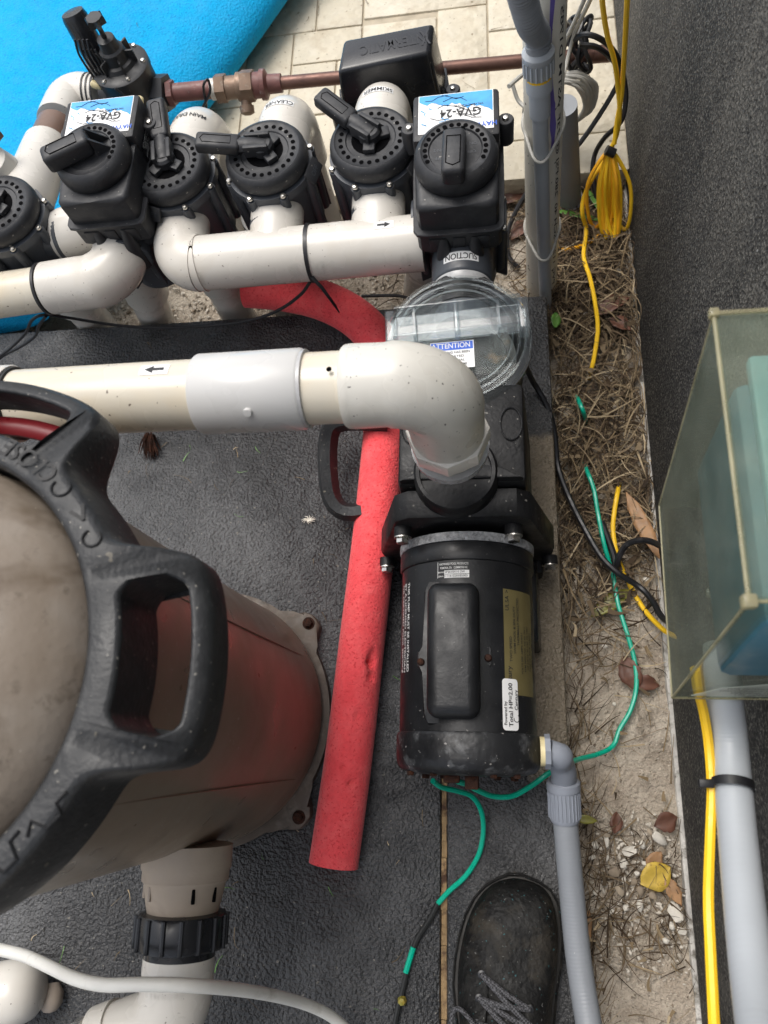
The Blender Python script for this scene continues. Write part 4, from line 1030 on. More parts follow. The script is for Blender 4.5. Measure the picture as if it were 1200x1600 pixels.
# ================================================================== left return line
rl = thing('return_line', 'white pipe and elbow with black tie at the left picture edge', 'pipe', (-.62, .635, 0))
rE = V((V2.x - .012, .640, ZV)); rdir = (at(0, 458, ZV) - at(150, 436, ZV)).normalized()
el = [rE + rdir * .30, rE + rdir * .1]
MB().tube([rE + rdir * .09, rE + rdir * .6], .0318, 44).build('pipe', 'pvc_yellow', rl)
el = [rE + rdir * .105, rE + rdir * .103, rE + rdir * .06, rE + rdir * .036] + [rE + rdir * .036 + Y_ * .036 - (Y_ * math.cos(t) + rdir * math.sin(t)) * .036 for t in [PI / 2 * i / 12 for i in range(1, 13)]] + [rE + Y_ * .065]
MB().tube(el, [.035, .0368, .0372, .0372] + [.0385] * 12 + [.0375], 48).build('elbow', 'pvc', rl)
MB().lathe([(.0320, .106), (.0372, .106), (.0372, .110), (.0320, .110)], rE, rdir, 44, closed=True).build('cable_tie', 'blackwire', rl)
cpv = thing('coupling_pipe', 'short white coupling between the two leftmost valves', 'pipe', (-.62, .72, ZV - .04))
MB().tube([V((V1.x + .058, V1.y, ZV)), V((V1.x + .06, V1.y, ZV)), V((V2.x - .058, V2.y - .002, ZV))], [.034, .0365, .0365], 44).build('coupling', 'pvc', cpv)

# ================================================================== irrigation line: elbow, solenoid valve, copper
ZI = .14
ir = thing('irrigation_pipe', 'white pipe with brown section rising to a white elbow on the cyan float', 'pipe', at(60, 300, .0))
iE = at(112, 148, ZI); i0 = at(45, 305, .235); i1 = at(88, 200, .17); i1b = at(74, 232, .19)
MB().tube([at(0, 395, .24), i0, i1b], [.036, .037, .036], 40).build('sleeve', 'pvc', ir)
MB().tube([i1b, i1], .0305, 36).build('pipe', 'primer', ir)
vA, vB = at(168, 150, ZI), at(262, 146, ZI)
idr = (vB - vA).normalized()
MB().tube(cr([at(92, 192, .163), at(97, 178, .157), at(108, 157, ZI + .003), at(125, 148, ZI), at(140, 149, ZI), at(160, 150, ZI)], 5), .0345, 40).build('elbow', 'pvc', ir)
for k in range(3):
    MB().lathe([(.0345, 0), (.0358, 0), (.0358, .003), (.0345, .003)], at(143 + k * 7, 149.5, ZI), idr, 36, closed=True).build('cable_tie', 'blackwire', ir)
sv = thing('solenoid_valve', 'black solenoid irrigation valve with coiled wires on the cyan float', 'valve', (at(212, 130, 0)))
vc_ = at(212, 146, ZI)
MB().tube([at(166, 150, ZI), at(190, 148, ZI), at(240, 146, ZI)], [.028, .03, .03], 30).build('inlet', 'black', sv)
hx = [(.030 * math.cos(k * PI / 3), .030 * math.sin(k * PI / 3)) for k in range(6)]
u, w_, a_ = frame_from(idr)
MB().prism(hx, at(240, 146, ZI), u, w_, a_, 0, .028, .002).build('outlet_nut', 'black', sv)
MB().lathe([(.036, -.02), (.046, .0), (.046, .042), (.048, .043), (.048, .055), (.043, .058), (.03, .060), (.027, .066), (.022, .068), (.020, .085), (.016, .088), (.014, .104), (.009, .106)], vc_, Z_, 40).build('bonnet', 'black', sv)
for k in range(6):
    a = 2 * PI * k / 6; screw(vc_ + V((.041 * math.cos(a), .041 * math.sin(a), .0585)), Z_, sv, .0042)
    MB().box(vc_ + V((.026 * math.cos(a), .026 * math.sin(a), .07)), (.014, .003, .02), Matrix.Rotation(a, 3, 'Z')).build('rib', 'black', sv)
st_ = MB().tube([vc_ + V((0, 0, .10)), vc_ + V((0, 0, .128))], .004, 10)
star = []
for k in range(12): star.append(((.016 if k % 2 == 0 else .010) * math.cos(k * PI / 6), (.016 if k % 2 == 0 else .010) * math.sin(k * PI / 6)))
st_.prism(star, vc_ + V((0, 0, .128)), X_, Y_, Z_, 0, .012, .002).build('flow_knob', 'black', sv)
sol = vc_ + V((-.038, .012, .04)); sd2 = V((-.12, .25, .9)).normalized()
MB().lathe([(.019, 0), (.021, .01), (.0205, .082), (.018, .09), (0, .091)], sol, sd2, 30).build('solenoid', 'black_gloss', sv)
for k in range(4):
    o = sol + V((-.006 + k * .007, -.021 - .001 * k, .02))
    wire('lead_loop', [o + V((0, 0, .055)), o + V((-.004, -.006, .03)), o + V((0.002, -.010, -.01)), o + V((.010, -.008, .005)), o + V((.006, -.004, .04))], .0019, 'blackwire', '', parent=sv)
copper = thing('copper_pipe', 'thin copper water pipe running right across the pavers', 'pipe', at(440, 130, .0))
c0, c1 = at(262, 146, ZI), at(955, 83, .105)
cd = (c1 - c0).normalized(); Lc = (c1 - c0).length
def cs(px, py): return (at(px, py, ZI - .01) - c0).dot(cd)
MB().tube([c0, c0 + cd * cs(345, 140)], .0145, 24).build('nipple', 'redbrown', copper)
MB().tube([c0 + cd * cs(430, 134), c1], .0105, 20).build('tube', 'copper', copper)
u, w_, a_ = frame_from(cd)
def hexnut(par, s0, s1, r, mat, name='nut'):
    hx = [(r * math.cos(k * PI / 3), r * math.sin(k * PI / 3)) for k in range(6)]
    return MB().prism(hx, c0, u, w_, a_, s0, s1, .001).build(name, mat, par)
hexnut(copper, 0.002, .012, .021, 'redbrown')
MB().lathe([(.0165, cs(333, 140)), (.0165, cs(340, 140))], c0, cd, 24).build('thread_tape', 'pvc', copper)
hexnut(copper, cs(341, 140), cs(356, 139), .023, 'brass')
MB().lathe([(.018, cs(356, 139)), (.018, cs(372, 138)), (.022, cs(373, 138)), (.022, cs(380, 138))], c0, cd, 24).build('union', 'brass', copper)
hexnut(copper, cs(380, 138), cs(398, 137), .0255, 'brass')
MB().lathe([(.02, cs(398, 137)), (.02, cs(408, 136)), (.0235, cs(409, 136)), (.0235, cs(416, 135)), (.015, cs(420, 135)), (.0145, cs(440, 134))], c0, cd, 24).build('adapter', 'redbrown', copper)
MB().lathe([(.009, 0), (.009, .028), (.012, .029), (.012, .04), (.006, .043)], c0 + cd * cs(383, 138), V((0, -.7, -.55)), 16).build('drain_plug', 'brass', copper)
MB().lathe([(.0128, Lc - .03), (.0128, Lc)], c0, cd, 20).build('cap', 'copper', copper)

# ================================================================== black control box
ib = thing('control_box', 'black plastic control box with raised lettering in front of the pavers', 'box', (-.15, .99, -.03))
p_ = [at(532, 152, .135), at(694, 128, .135)]
zt, zb = .235, .135
f0, f1 = at(527, 112, zt), at(672, 82, zt); k0, k1 = at(537, 61, zt), at(678, 34, zt)
xd = (f1 - f0).normalized(); yd = V((-xd.y, xd.x, 0))
def lo(p, a, b): q = p + xd * a + yd * b; q.z = zb; return q
low = [lo(f0, -.010, -.004), lo(f1, .012, -.004), lo(k1, .012, .008), lo(k0, -.010, .008)]
MB().hexa(low + [f0, f1, k1, k0], .007, 3).build('cover', 'black_gloss', ib)
ct = (f0 + f1 + k0 + k1) / 4; ctb = V((ct.x, ct.y, zb - .012))
wB, dB = (f1 - f0).length + .03, (k0 - f0).length + .024
Rb = Matrix((xd, yd, Z_)).transposed()
MB().box(V((ctb.x, ctb.y, zb + .001)), (wB + .008, dB + .008, .005), Rb, .001).build('rim', 'black_gloss', ib)
MB().box(ctb + V((0, 0, -.018)), (wB - .004, dB - .004, .055), Rb, .004).build('base', 'black', ib)
MB().box(ctb + xd * .03 + V((0, 0, -.10)), (.05, .03, .14), Rb, .004).build('stand', 'black', ib)
for sx in (-1, 1):
    ec = V((ctb.x, ctb.y, zb + .004)) + xd * sx * (wB / 2 + .008) - yd * .006
    e = MB().lathe([(.012, -.03), (.012, .004), (.010, .006)], ec, Z_, 20)
    e.box(ec - xd * sx * .008 + V((0, 0, -.012)), (.02, .02, .026), Rb, .002)
    e = e.build('ear', 'black_gloss', ib); screw(ec + V((0, 0, .0062)), Z_, e, .004)
tc = (f0 + f1 + k0 + k1) / 4
tx = MB(); lettering(tx, 'INTERMATIC', .026, lambda x, y: tc + xd * (.012 - x * 1.0) + yd * (-y + .002) + Z_ * .0006, .100)
tx.build('lettering', 'black_gloss', ib, smooth=0)
lg = MB()
for sg in (-1, 1):
    lg.add([tc + xd * (.058 + .004 * sg) + yd * -.013 + Z_ * .0006, tc + xd * (.058 + .007 * sg) + yd * -.013 + Z_ * .0006, tc + xd * (.058 - .004 * sg) + yd * .015 + Z_ * .0008, tc + xd * (.058 - .007 * sg) + yd * .015 + Z_ * .0008], [(0, 1, 2, 3)])
lg.build('logo', 'black_gloss', ib, smooth=0)

# grey fitting at the left edge above the first valve
gf = thing('grey_fitting', 'pale grey rounded fitting with brown bracket at the left picture edge', 'fitting', at(-5, 260, .2))
gc = at(-14, 262, .27)
MB().lathe([(.03, -.08), (.036, -.06), (.037, -.01), (.03, .012), (.018, .018), (0, .019)], gc, Z_, 36).build('body', 'pvc_ivory', gf)
bk_ = MB().box(gc + V((.012, .03, .034)), (.036, .02, .02), Matrix.Rotation(-.5, 3, 'Z'), .002).build('bracket', 'primer', gf)
MB().box(gc + V((0, .02, .02)), (.014, .014, .03), None, .002).build('bracket_leg', 'primer', gf)
screw(gc + V((.016, .028, .0445)), Z_, bk_, .004)

# ================================================================== pool noodle
np_ = [at(521, 1352, .031), at(545, 1180, .031), at(566, 1000, .031), at(587, 820, .031), at(600, 680, .031), at(607, 600, .032), at(596, 545, .034), at(560, 500, .038), at(505, 470, .042), at(440, 455, .046), at(385, 450, .05)]
nd = MB().tube(cr(np_, 26), .0315, 48).build('pool_noodle', 'red_foam'); own(nd, np_[0] - V((0, 0, .031)))
# nibbled dents in the foam
random.seed(14)
PITS = [(at(random.gauss(585, 7), random.gauss(1046, 18), .056), random.uniform(.004, .009)) for k in range(16)] + [(at(random.uniform(505, 570), random.uniform(1100, 1330), .06), random.uniform(.004, .007)) for k in range(7)]
for v in nd.data.vertices:
    wv = v.co + nd.location
    for q, rad in PITS:
        dd = (wv - q).length
        if dd < rad: v.co += V((-.004, 0, -.0055)) * (1 - (dd / rad) ** 2)
tag(nd, 'bright red foam pool noodle lying between filter and pump', 'pool noodle')

# loose black loop handle behind the noodle
hp = [at(605, 660, .07), at(545, 658, .075), at(519, 668, .07), at(512, 700, .06), at(513, 745, .055), at(520, 782, .05), at(540, 800, .045), at(575, 797, .04), at(600, 790, .035)]
lh = MB().tube(cr(hp, 3), .0125, 6, flat=1.6).build('loop_handle', 'ring'); own(lh, hp[4] - V((0, 0, .05)))
tag(lh, 'black plastic loop handle on the slab left of the red noodle', 'handle')

# ================================================================== liquid-tight conduit of the pump
lc = thing('pump_conduit', 'grey flexible conduit with angled connector leaving the motor end', 'conduit', at(885, 1330, 0))
s0_ = V((XM + .0825, .012, ZM + .02))
MB().lathe([(.019, 0), (.019, .006)], s0_ + V((.004, 0, 0)), X_, 8).build('lock_nut', 'fitting', lc)
pn = at(880, 1222, .10); pn2 = at(883, 1282, .085)
MB().tube(cr([s0_ + V((.008, 0, 0)), s0_ + V((.020, -.004, -.004)), V((pn.x - .004, .002, .128)), V((pn.x, -.009, .115)), pn], 5), [.0135] * 5 + [.0145] * 16, 24).build('elbow', 'fitting', lc)
dn_ = (pn2 - pn).normalized(); Ln = (pn2 - pn).length
gn = MB().lathe([(.0175, -.002), (.0195, 0), (.0195, .008), (.018, .0085), (.018, Ln - .004), (.0165, Ln)], pn, dn_, 40)
u, w_, _ = frame_from(dn_)
for k in range(26):
    a = 2 * PI * k / 26; rr_ = (u * math.cos(a) + w_ * math.sin(a)) * .0181
    gn.tube([pn + dn_ * .010 + rr_, pn + dn_ * (Ln - .005) + rr_], .0009, 5)
gn.build('gland_nut', 'fitting', lc)
def corrugate(path, r, depth, pitch):
    out, rs = [], []; acc = 0
    for a, b in zip(path, path[1:]):
        L = (b - a).length; n = max(1, int(L / (pitch / 4)))
        for i in range(n):
            out.append(a.lerp(b, i / n)); rs.append(r + depth * math.sin(acc / pitch * 2 * PI)); acc += L / n
    return out, rs
pp, rs = corrugate(cr([pn2 - dn_ * .004, at(893, 1390, .07), at(903, 1490, .065), at(918, 1590, .07), at(940, 1720, .09), at(985, 1900, .12)], 10), .0145, .0001, .004)
MB().tube(pp, rs, 24).build('hose', 'conduit', lc)

# ================================================================== vertical conduits, upper right
ct_ = thing('cream_conduit', 'thick cream vertical pipe smeared with purple primer beside the wall', 'pipe', (.083, .775, -.09))
cA, cB = at(846, 462, -.09), at(851, 0, .42); cdir = (cB - cA).normalized(); cL = (cB - cA).length
MB().tube([cA, cA + cdir * (cL + .5)], .0250, 44).build('pipe', 'pvc_cream', ct_)
fcc = on_cyl(cA, cdir, V((.12, -1, 0)), .0253, 0, 0, 'ax')
tx = MB(); lettering(tx, 'PVC 1120  SCH 40  280 PSI @ 73F  ASTM D1785 D2665  NSF-pw', .008, on_cyl(cA, cdir, V((.12, -1, 0)), .0253, .36, math.radians(40), 'ax'), .62); tx.build('lettering', 'ink', ct_, smooth=0)
pm = MB(); random.seed(3)
fz = on_cyl(cA, cdir, V((.12, -1, 0)), .0254, 0, 0, 'ax'); rows = 60
for i in range(rows):
    s_a, s_b = .33 + i * .006, .33 + (i + 1) * .006
    wd = lambda s_: .0022 + .001 * math.sin(s_ * 37) + (.0014 if s_ < .40 else 0) * (1 + math.sin(s_ * 160)) * .5
    ce = lambda s_: .006 + .003 * math.sin(s_ * 23)
    pm.add([fz(s_a, ce(s_a) - wd(s_a)), fz(s_b, ce(s_b) - wd(s_b)), fz(s_b, ce(s_b) + wd(s_b)), fz(s_a, ce(s_a) + wd(s_a))], [(0, 1, 2, 3)])
pm.build('primer_drip', 'purple', ct_, smooth=0)
gcn = thing('grey_conduit', 'slim grey conduit with threaded connector strapped to the cream pipe', 'conduit', (.072, .738, -.09))
gA, gB = at(852, 456, -.030), at(842, 118, .362)
gA = gA + (gA - gB).normalized() * .07; gd = (gB - gA).normalized(); gL = (gB - gA).length
MB().tube([gA, gB], .0098, 28).build('pipe', 'conduit_light', gcn)
MB().lathe([(.0098, gL - .055), (.0128, gL - .053), (.0128, gL - .02), (.0155, gL - .018), (.0155, gL - .004), (.015, gL)], gA, gd, 32).build('coupling', 'conduit_light', gcn)
gn = MB().lathe([(.0155, gL + .002), (.017, gL + .004), (.017, gL + .022), (.0185, gL + .024), (.0185, gL + .03), (.015, gL + .034)], gA, gd, 40)
u, w_, _ = frame_from(gd)
for k in range(18):
    a = 2 * PI * k / 18; rr_ = (u * math.cos(a) + w_ * math.sin(a)) * .0172
    gn.tube([gA + gd * (gL + .004) + rr_, gA + gd * (gL + .022) + rr_], .0013, 6)
gn.build('gland_nut', 'conduit_light', gcn)
MB().lathe([(.0152, gL - .002), (.0152, gL + .003)], gA, gd, 24).build('seal', 'yel', gcn)
fx = gA + gd * (gL + .03)
pp, rs = corrugate(cr([fx, fx + gd * .02, at(829, 38, .455), at(819, 5, .49), at(805, -45, .53), at(770, -160, .58)], 10), .0142, .0006, .0045)
MB().tube(pp, rs, 28).build('flexible_hose', 'conduit', gcn)
ps = thing('grey_post', 'short dark grey conduit post standing behind the cream pipe', 'conduit', (.137, .94, -.09))
gq = V((.137, .936, -.1)); qt = at(880, 165, .16)
MB().tube([gq, qt], .0205, 30).build('pipe', 'conduit', ps)
MB().tube([gq, gq + (qt - gq) * .18], .0235, 30).build('coupling', 'conduit', ps)

# straps round the two pipes
def strap(name, z, mat, label, r=.0022):
    a = cA + cdir * ((z - cA.z) / cdir.z); b = gA + gd * ((z - gA.z) / gd.z)
    pts = []
    for t in range(14):
        an = math.radians(-30 + 240 * t / 13); pts.append(a + V((math.cos(an), math.sin(an), 0)) * .0265 + Z_ * (.0 + .012 * math.sin(an)))
    pts += [b + V((-.010, -.008, -.010)), b + V((0, -.014, -.014)), b + V((.010, -.008, -.010))]
    o = MB().tube(cr(pts, 3, True), r, 8, closed=True).build(name, mat); own(o, b); tag(o, label, 'cable', 'grey cable loops tying the conduits')
strap('tie_loop', .075, 'greywire', 'lower grey cable loop tied round the cream and grey conduits')
strap('tie_loop', .262, 'greywire', 'upper grey cable loop tied round the cream and grey conduits')

# coil of grey-white cable hanging on the copper pipe
random.seed(8); cc_ = at(880, 128, .10)
coil = MB(); pts = []
for k in range(150):
    a = k / 150 * 2 * PI * 9; rr_ = .045 + .006 * math.sin(k * .37) + .004 * random.random()
    off = .016 * math.sin(k * .05)
    pts.append(cc_ + V((math.cos(a) * rr_ * 1.0 + off * .6, -.014 + off * .5 + random.uniform(-.002, .002), math.sin(a) * rr_ * 1.05 - .035)))
coil.tube(cr(pts, 2), .0030, 7)
o = coil.build('cable_coil', 'greywire'); own(o, cc_); tag(o, 'bundled coil of pale grey cable hanging on the copper pipe', 'cable')
wire('grey_cable', [(795, 135, .26), (815, 118, .25), (828, 112, .235), (845, 108, .2), (870, 90, .16), (888, 55, .2), (905, 18, .26), (925, -30, .34)], .0030, 'greywire', 'pale grey cable rising from the coil towards the top edge')
wire('grey_cable', [(800, 130, .22), (812, 160, .2), (838, 172, .2), (868, 155, .18), (880, 120, .16), (897, 55, .2), (922, 0, .3), (930, -25, .33)], .0030, 'greywire', 'second pale grey cable looping below the grey connector')
# black cable looped over the copper pipe
pts = []
for k in range(70):
    a = k / 70 * 2 * PI * 6.2
    pts.append(at(902 + 10 * math.cos(k * .09), 84, .12) + V((.010 * math.sin(k * 1.3), math.cos(a) * (.030 + .008 * math.sin(k * .31)), math.sin(a) * (.036 + .008 * math.cos(k * .23)) + .012)))
o = MB().tube(cr(pts, 3), .0034, 8).build('black_cable_coil', 'blackwire'); own(o, pts[0]); tag(o, 'black cable wound several turns round the copper pipe end', 'cable')
wire('black_cable', [(895, 62, .19), (915, 54, .21), (940, 62, .2), (962, 85, .16), (974, 120, .12), (978, 155, .09), (970, 190, .06), (945, 215, .03), (930, 240, 0), (926, 270, -.02), (932, 310, -.05), (936, 335, -.075)], .0042, 'blackwire', 'black cable hanging in a loop down the wall behind the yellow coil')
wire('black_cable', [(905, 70, .18), (935, 75, .17), (962, 100, .13), (966, 125, .10), (955, 150, .08), (930, 190, .05), (905, 225, .03), (880, 252, .02), (872, 270, 0), (868, 320, -.06)], .0042, 'blackwire', 'black cable swinging down to the yellow capped splice')
sp_ = thing('wire_splice', 'black taped splice with yellow wire nut beside the grey post', 'connector', at(888, 280, -.02))
MB().lathe([(.004, 0), (.0062, .004), (.0055, .014), (.003, .016)], at(887, 278, -.005), V((.1, .3, .9)), 12).build('wire_nut', 'yel', sp_)
MB().tube(cr([at(878, 262, .01), at(886, 280, -.01), at(894, 292, -.02), at(884, 300, -.03), at(877, 320, -.06)], 4), .0075, 10).build('tape', 'grn_end', sp_)
wire('black_cable', [(822, 302, -.05), (806, 330, -.06), (793, 365, -.06), (795, 400, -.065), (812, 420, -.07)], .0042, 'blackwire', 'black cable curving over the soil left of the cream pipe')

# ------------------------------------------------------------ yellow cable
wire('yellow_cable', [(938, -30, .36), (943, 20, .30), (950, 60, .25), (960, 95, .21), (966, 140, .16), (968, 180, .12), (962, 215, .08), (945, 250, .05), (925, 280, .03), (912, 310, 0), (910, 335, -.02), (916, 360, -.05), (912, 400, -.06), (922, 435, -.055), (930, 475, -.055), (934, 515, -.06), (928, 560, -.065), (923, 580, -.075), (920, 592, -.105)], .0036, 'yel', 'yellow cable hanging down the wall and trailing over the dry grass')
wire('yellow_cable', [(981, -20, .34), (977, 60, .25), (974, 110, .19), (971, 150, .15), (964, 190, .11), (960, 225, .08)], .0036, 'yel', 'yellow cable running straight down the wall from the top edge')
random.seed(21)
yk = thing('yellow_cable_coil', 'hank of orange-yellow cable tied up and hanging on the wall foot', 'cable', at(955, 300, -.05))
for k in range(8):
    f = (k - 3.5) / 3.5; dep = V((-.008 * math.cos(k * 2.1), 0, .0)); top = at(953 + f * 4, 232 + abs(f) * 6, .072 - .004 * abs(f)); bot = at(954 + f * 20, 372 - (abs(f) ** 2) * 14 + random.uniform(-4, 4), -.055)
    m1 = at(953 + f * 26, 285, .03 + random.uniform(-.006, .006)); m2 = at(954 + f * 27, 335, -.025)
    m3 = at(950 + f * 14, 335, -.028 + random.uniform(-.006, .006)); m4 = at(950 + f * 14, 285, .025)
    MB().tube(cr([top, m1 + dep, m2 + dep, bot + dep * .5, m3 - dep, m4 - dep], 7, True), .0031, 8, closed=True).build('loop', 'yel' if k % 3 else 'org', yk)
MB().tube([at(947, 234, .074), at(960, 240, .068)], .0075, 12).build('tie', 'blackwire', yk)
wire('yellow_cable', [(872, 390, -.07), (895, 388, -.072), (920, 380, -.066), (940, 365, -.06)], .0034, 'org', 'short yellow cable end lying on the soil below the hank')
wire('yellow_cable', [(968, 755, -.105), (965, 770, -.065), (960, 800, -.063), (958, 830, -.066), (965, 870, -.068), (982, 910, -.068), (1005, 950, -.066), (1030, 978, -.05), (1050, 992, -.03), (1100, 1010, .05)], .0036, 'yel', 'yellow cable emerging from the dry grass towards the clear box')

# ------------------------------------------------------------ ground wires, black cables
wire('green_wire', [(900, 616, -.1), (905, 628, -.052), (912, 645, -.052), (917, 662, -.1)], .0034, 'grn', 'short bit of green wire showing in the dry grass', 'wire')
wire('green_wire', [(912, 722, -.105), (918, 738, -.06), (928, 765, -.055), (934, 800, -.055), (944, 850, -.058), (958, 900, -.06), (966, 945, -.06), (980, 990, -.06), (992, 1035, -.062), (994, 1075, -.062), (985, 1110, -.062), (968, 1140, -.064), (958, 1165, -.062), (935, 1178, -.05), (905, 1186, -.02), (885, 1195, .02), (858, 1208, .04), (830, 1228, .045), (800, 1244, .05), (770, 1244, .06), (745, 1234, .08), (728, 1225, .1), (715, 1221, .115)], .0033, 'grn', 'long green ground wire from the soil strip to the motor end', 'wire')
gw = thing('green_wire', 'green wire end wrapped in black tape hanging from the motor to the slab', 'wire', at(620, 1590, 0))
pts = [at(*q) for q in ((676, 1220, .11), (690, 1230, .09), (715, 1236, .07), (738, 1245, .05), (752, 1268, .03), (755, 1300, .015), (748, 1335, .008), (728, 1368, .006), (702, 1392, .006), (684, 1412, .006))]
MB().tube(cr(pts, 7), .0033, 8).build('wire', 'grn', gw)
pts = [at(*q) for q in ((684, 1412, .006), (672, 1436, .006), (655, 1462, .006), (645, 1485, .006), (638, 1510, .006), (630, 1545, .006), (622, 1575, .006), (616, 1610, .006))]
MB().tube(cr(pts, 6), .0034, 8).build('tape', 'grn_end', gw)
MB().tube(cr([at(646, 1480, .008), at(640, 1500, .008), at(634, 1520, .008)], 5), .0036, 8).build('bare_patch', 'grn', gw)
MB().lathe([(.004, 0), (.006, .004), (.004, .01), (0, .012)], at(629, 1562, .004), Z_, 7).build('frayed_lump', 'leaf_g', gw)
wire('black_cable', [(820, 570, .10), (832, 595, .03), (850, 625, .005), (862, 655, -.01), (868, 690, -.03), (872, 730, -.045), (888, 775, -.052), (910, 820, -.052), (938, 868, -.05), (965, 895, -.05), (1000, 918, -.045), (1020, 940, -.03), (1035, 965, -.0), (1060, 980, .06)], .0044, 'blackwire', 'long black cable running from the strainer down the soil strip')
wire('black_cable', [(940, 815, -.06), (950, 840, -.06), (960, 870, -.06), (962, 885, -.06), (968, 868, -.05), (978, 852, -.04), (995, 845, -.03), (1012, 845, -.02), (1030, 852, 0), (1060, 870, .06)], .0046, 'blackwire', 'black cable looping out of the soil into the clear box')
# thin control wires draped along the slab edge on the left
wire('control_wire', [(485, 440, .19), (470, 460, .16), (440, 482, .12), (400, 498, .09), (340, 508, .07), (250, 512, .06), (180, 508, .08), (110, 497, .12), (70, 492, .15), (50, 500, .14), (40, 520, .1), (15, 545, .05), (-20, 570, .02)], .0024, 'blackwire', 'thin black wire sagging from the manifold tie to the left edge')
wire('control_wire', [(72, 494, .15), (60, 510, .12), (55, 525, .08), (35, 540, .05), (5, 556, .03), (-20, 575, .02)], .0024, 'blackwire', 'second thin black wire dropping to the left edge over the slab')
wire('control_wire', [(565, 463, .02), (590, 462, .02), (620, 462, .02), (640, 466, .02)], .0026, 'blackwire', 'short black wire lying between noodle and strainer lid')
# solenoid leads
wire('control_wire', [(180, 138, .2), (200, 155, .18), (212, 175, .16), (230, 186, .14), (255, 196, .12), (285, 198, .11), (310, 190, .11), (322, 170, .12), (318, 135, .165), (325, 125, .17), (328, 145, .15), (315, 175, .12), (325, 200, .1)], .0022, 'blackwire', 'black control wire draped from the solenoid valve over the copper nipple')
for (a, b, lb) in (((143, 130, .19), (158, 136, .185), 'cream wire connector on the white elbow beside the solenoid valve'), ((218, 152, .19), (219, 170, .17), 'cream wire connector hanging in front of the solenoid valve')):
    o = MB().lathe([(.004, 0), (.0062, .002), (.0062, .009), (.0048, .016), (.003, .018)], at(*a), at(*b) - at(*a), 12).build('wire_connector', 'amber'); own(o, at(*a)); tag(o, lb, 'connector', 'cream wire connectors')
# white cable lower left
wire('white_cable', [(-30, 1478, .2), (0, 1484, .21), (40, 1494, .22), (80, 1512, .24), (120, 1530, .27), (165, 1539, .285), (220, 1538, .29), (300, 1540, .275), (370, 1546, .22), (430, 1556, .15), (480, 1570, .09), (520, 1590, .05), (560, 1625, .02)], .0062, 'whitewire', 'thick white cable crossing over the outlet pipe at the bottom left', seg=14)

# ================================================================== clear box on the wall
bx = thing('clear_box', 'yellowed clear plastic box holding a blue device on the right wall', 'box', (.19, .17, .38))
B = [at(1050, 1090, .38), at(1030, 790, .38), at(1170, 940, .60), at(1115, 490, .60)]   # front edge: near/far bottom, near/far top
XW = .2315
nb, fb, nt_, ft = B
def bk2(p): return V((XW, p.y, p.z))
def panel(name, p, q, r, s_, th=.003, mat='clear_box'):
    p, q, r, s_ = map(V, (p, q, r, s_)); n = (q - p).cross(s_ - p).normalized() * th
    return MB().hexa([p, q, r, s_, p + n, q + n, r + n, s_ + n], .0006, 1).build(name, mat, bx)
panel('front_panel', nb, fb, ft, nt_); panel('near_panel', nb, nt_, bk2(nt_), bk2(nb)); panel('far_panel', fb, bk2(fb), bk2(ft), ft); panel('lid_panel', nt_, ft, bk2(ft), bk2(nt_))
for nm, a, b, r in (('edge_bead', nt_, ft, .0014), ('edge_bead', nb, nt_, .0010), ('edge_bead', fb, ft, .0008), ('edge_bead', nb, fb, .0008), ('edge_bead', ft, bk2(ft), .0018), ('edge_bead', nt_, bk2(nt_), .0011), ('edge_bead', nb, bk2(nb), .001)):
    MB().tube([a, b], r, 8).build(nm, 'clear_edge', bx)
for p, r in ((nt_, .0042), (ft, .0032)): MB().box(p, (r * 2, r * 2, r * 2), None, r * .4, 2).build('corner_block', 'clear_edge', bx)
iv = [at(1180, 560, .60), at(1122, 575, .585)]
ybk = (ft + nt_) / 2
tilt = (nt_ - nb); ey = (ft - nt_).normalized(); ez = tilt.normalized(); ex = ey.cross(ez)
if ex.x < 0: ex = -ex
Rt = Matrix((ex, ey, ez)).transposed()
cen = (nb + fb + nt_ + ft) / 4 + ex * .052
dv = MB().box(cen + ez * .026 - ey * .012 + ex * .000, (.074, .165, .115), Rt, .008, 2).build('device', 'device_blue', bx)
MB().box(cen + ez * .086 + ey * .004 + ex * .010, (.075, .160, .010), Rt, .003, 2).build('device_face', 'device_pale', bx)
MB().lathe([(.011, 0), (.011, .006), (.008, .008), (0, .008)], cen + ez * .092 + ey * .030 + ex * -.008, ez, 20).build('knob', 'grn', bx)
MB().box(cen + ez * .0935 - ey * .015 + ex * -.004, (.024, .011, .002), Rt).build('tab', 'yel', bx)
for a, b, c in ((-.028, -.03, .02), (-.028, .02, .03), (-.028, -.05, -.03), (-.028, .0, -.045), (-.028, -.02, -.06)):
    screw(cen + ex * a + ey * b + ez * c, -ex, bx, .0045)
lb = MB(); lq = at(1150, 1078, .40)
fnl = lambda u, v: V((.178 + u, nb.y + .006 + v * .35, .395 + v))
lbp = panel('instruction_label', V((.152, nb.y + .002, .384)), V((.229, nb.y + .002, .384)), V((.229, nb.y + .010, .432)), V((.170, nb.y + .006, .408)), .0008, 'paper')
t_ = MB()
for i in range(5):
    lettering(t_, ('FOR OUTDOOR USE ONLY', 'DISCONNECT POWER BEFORE', 'OPENING THE COVER', 'USE COPPER WIRE', '120 / 240 V')[i], .0052, (lambda i: (lambda u, v: V((.205 + u, nb.y + .0005 + (v - i * .0065) * .15 + .004, .414 + v - i * .0065))))(i))
t_.build('lettering', 'ink', lbp, smooth=0)
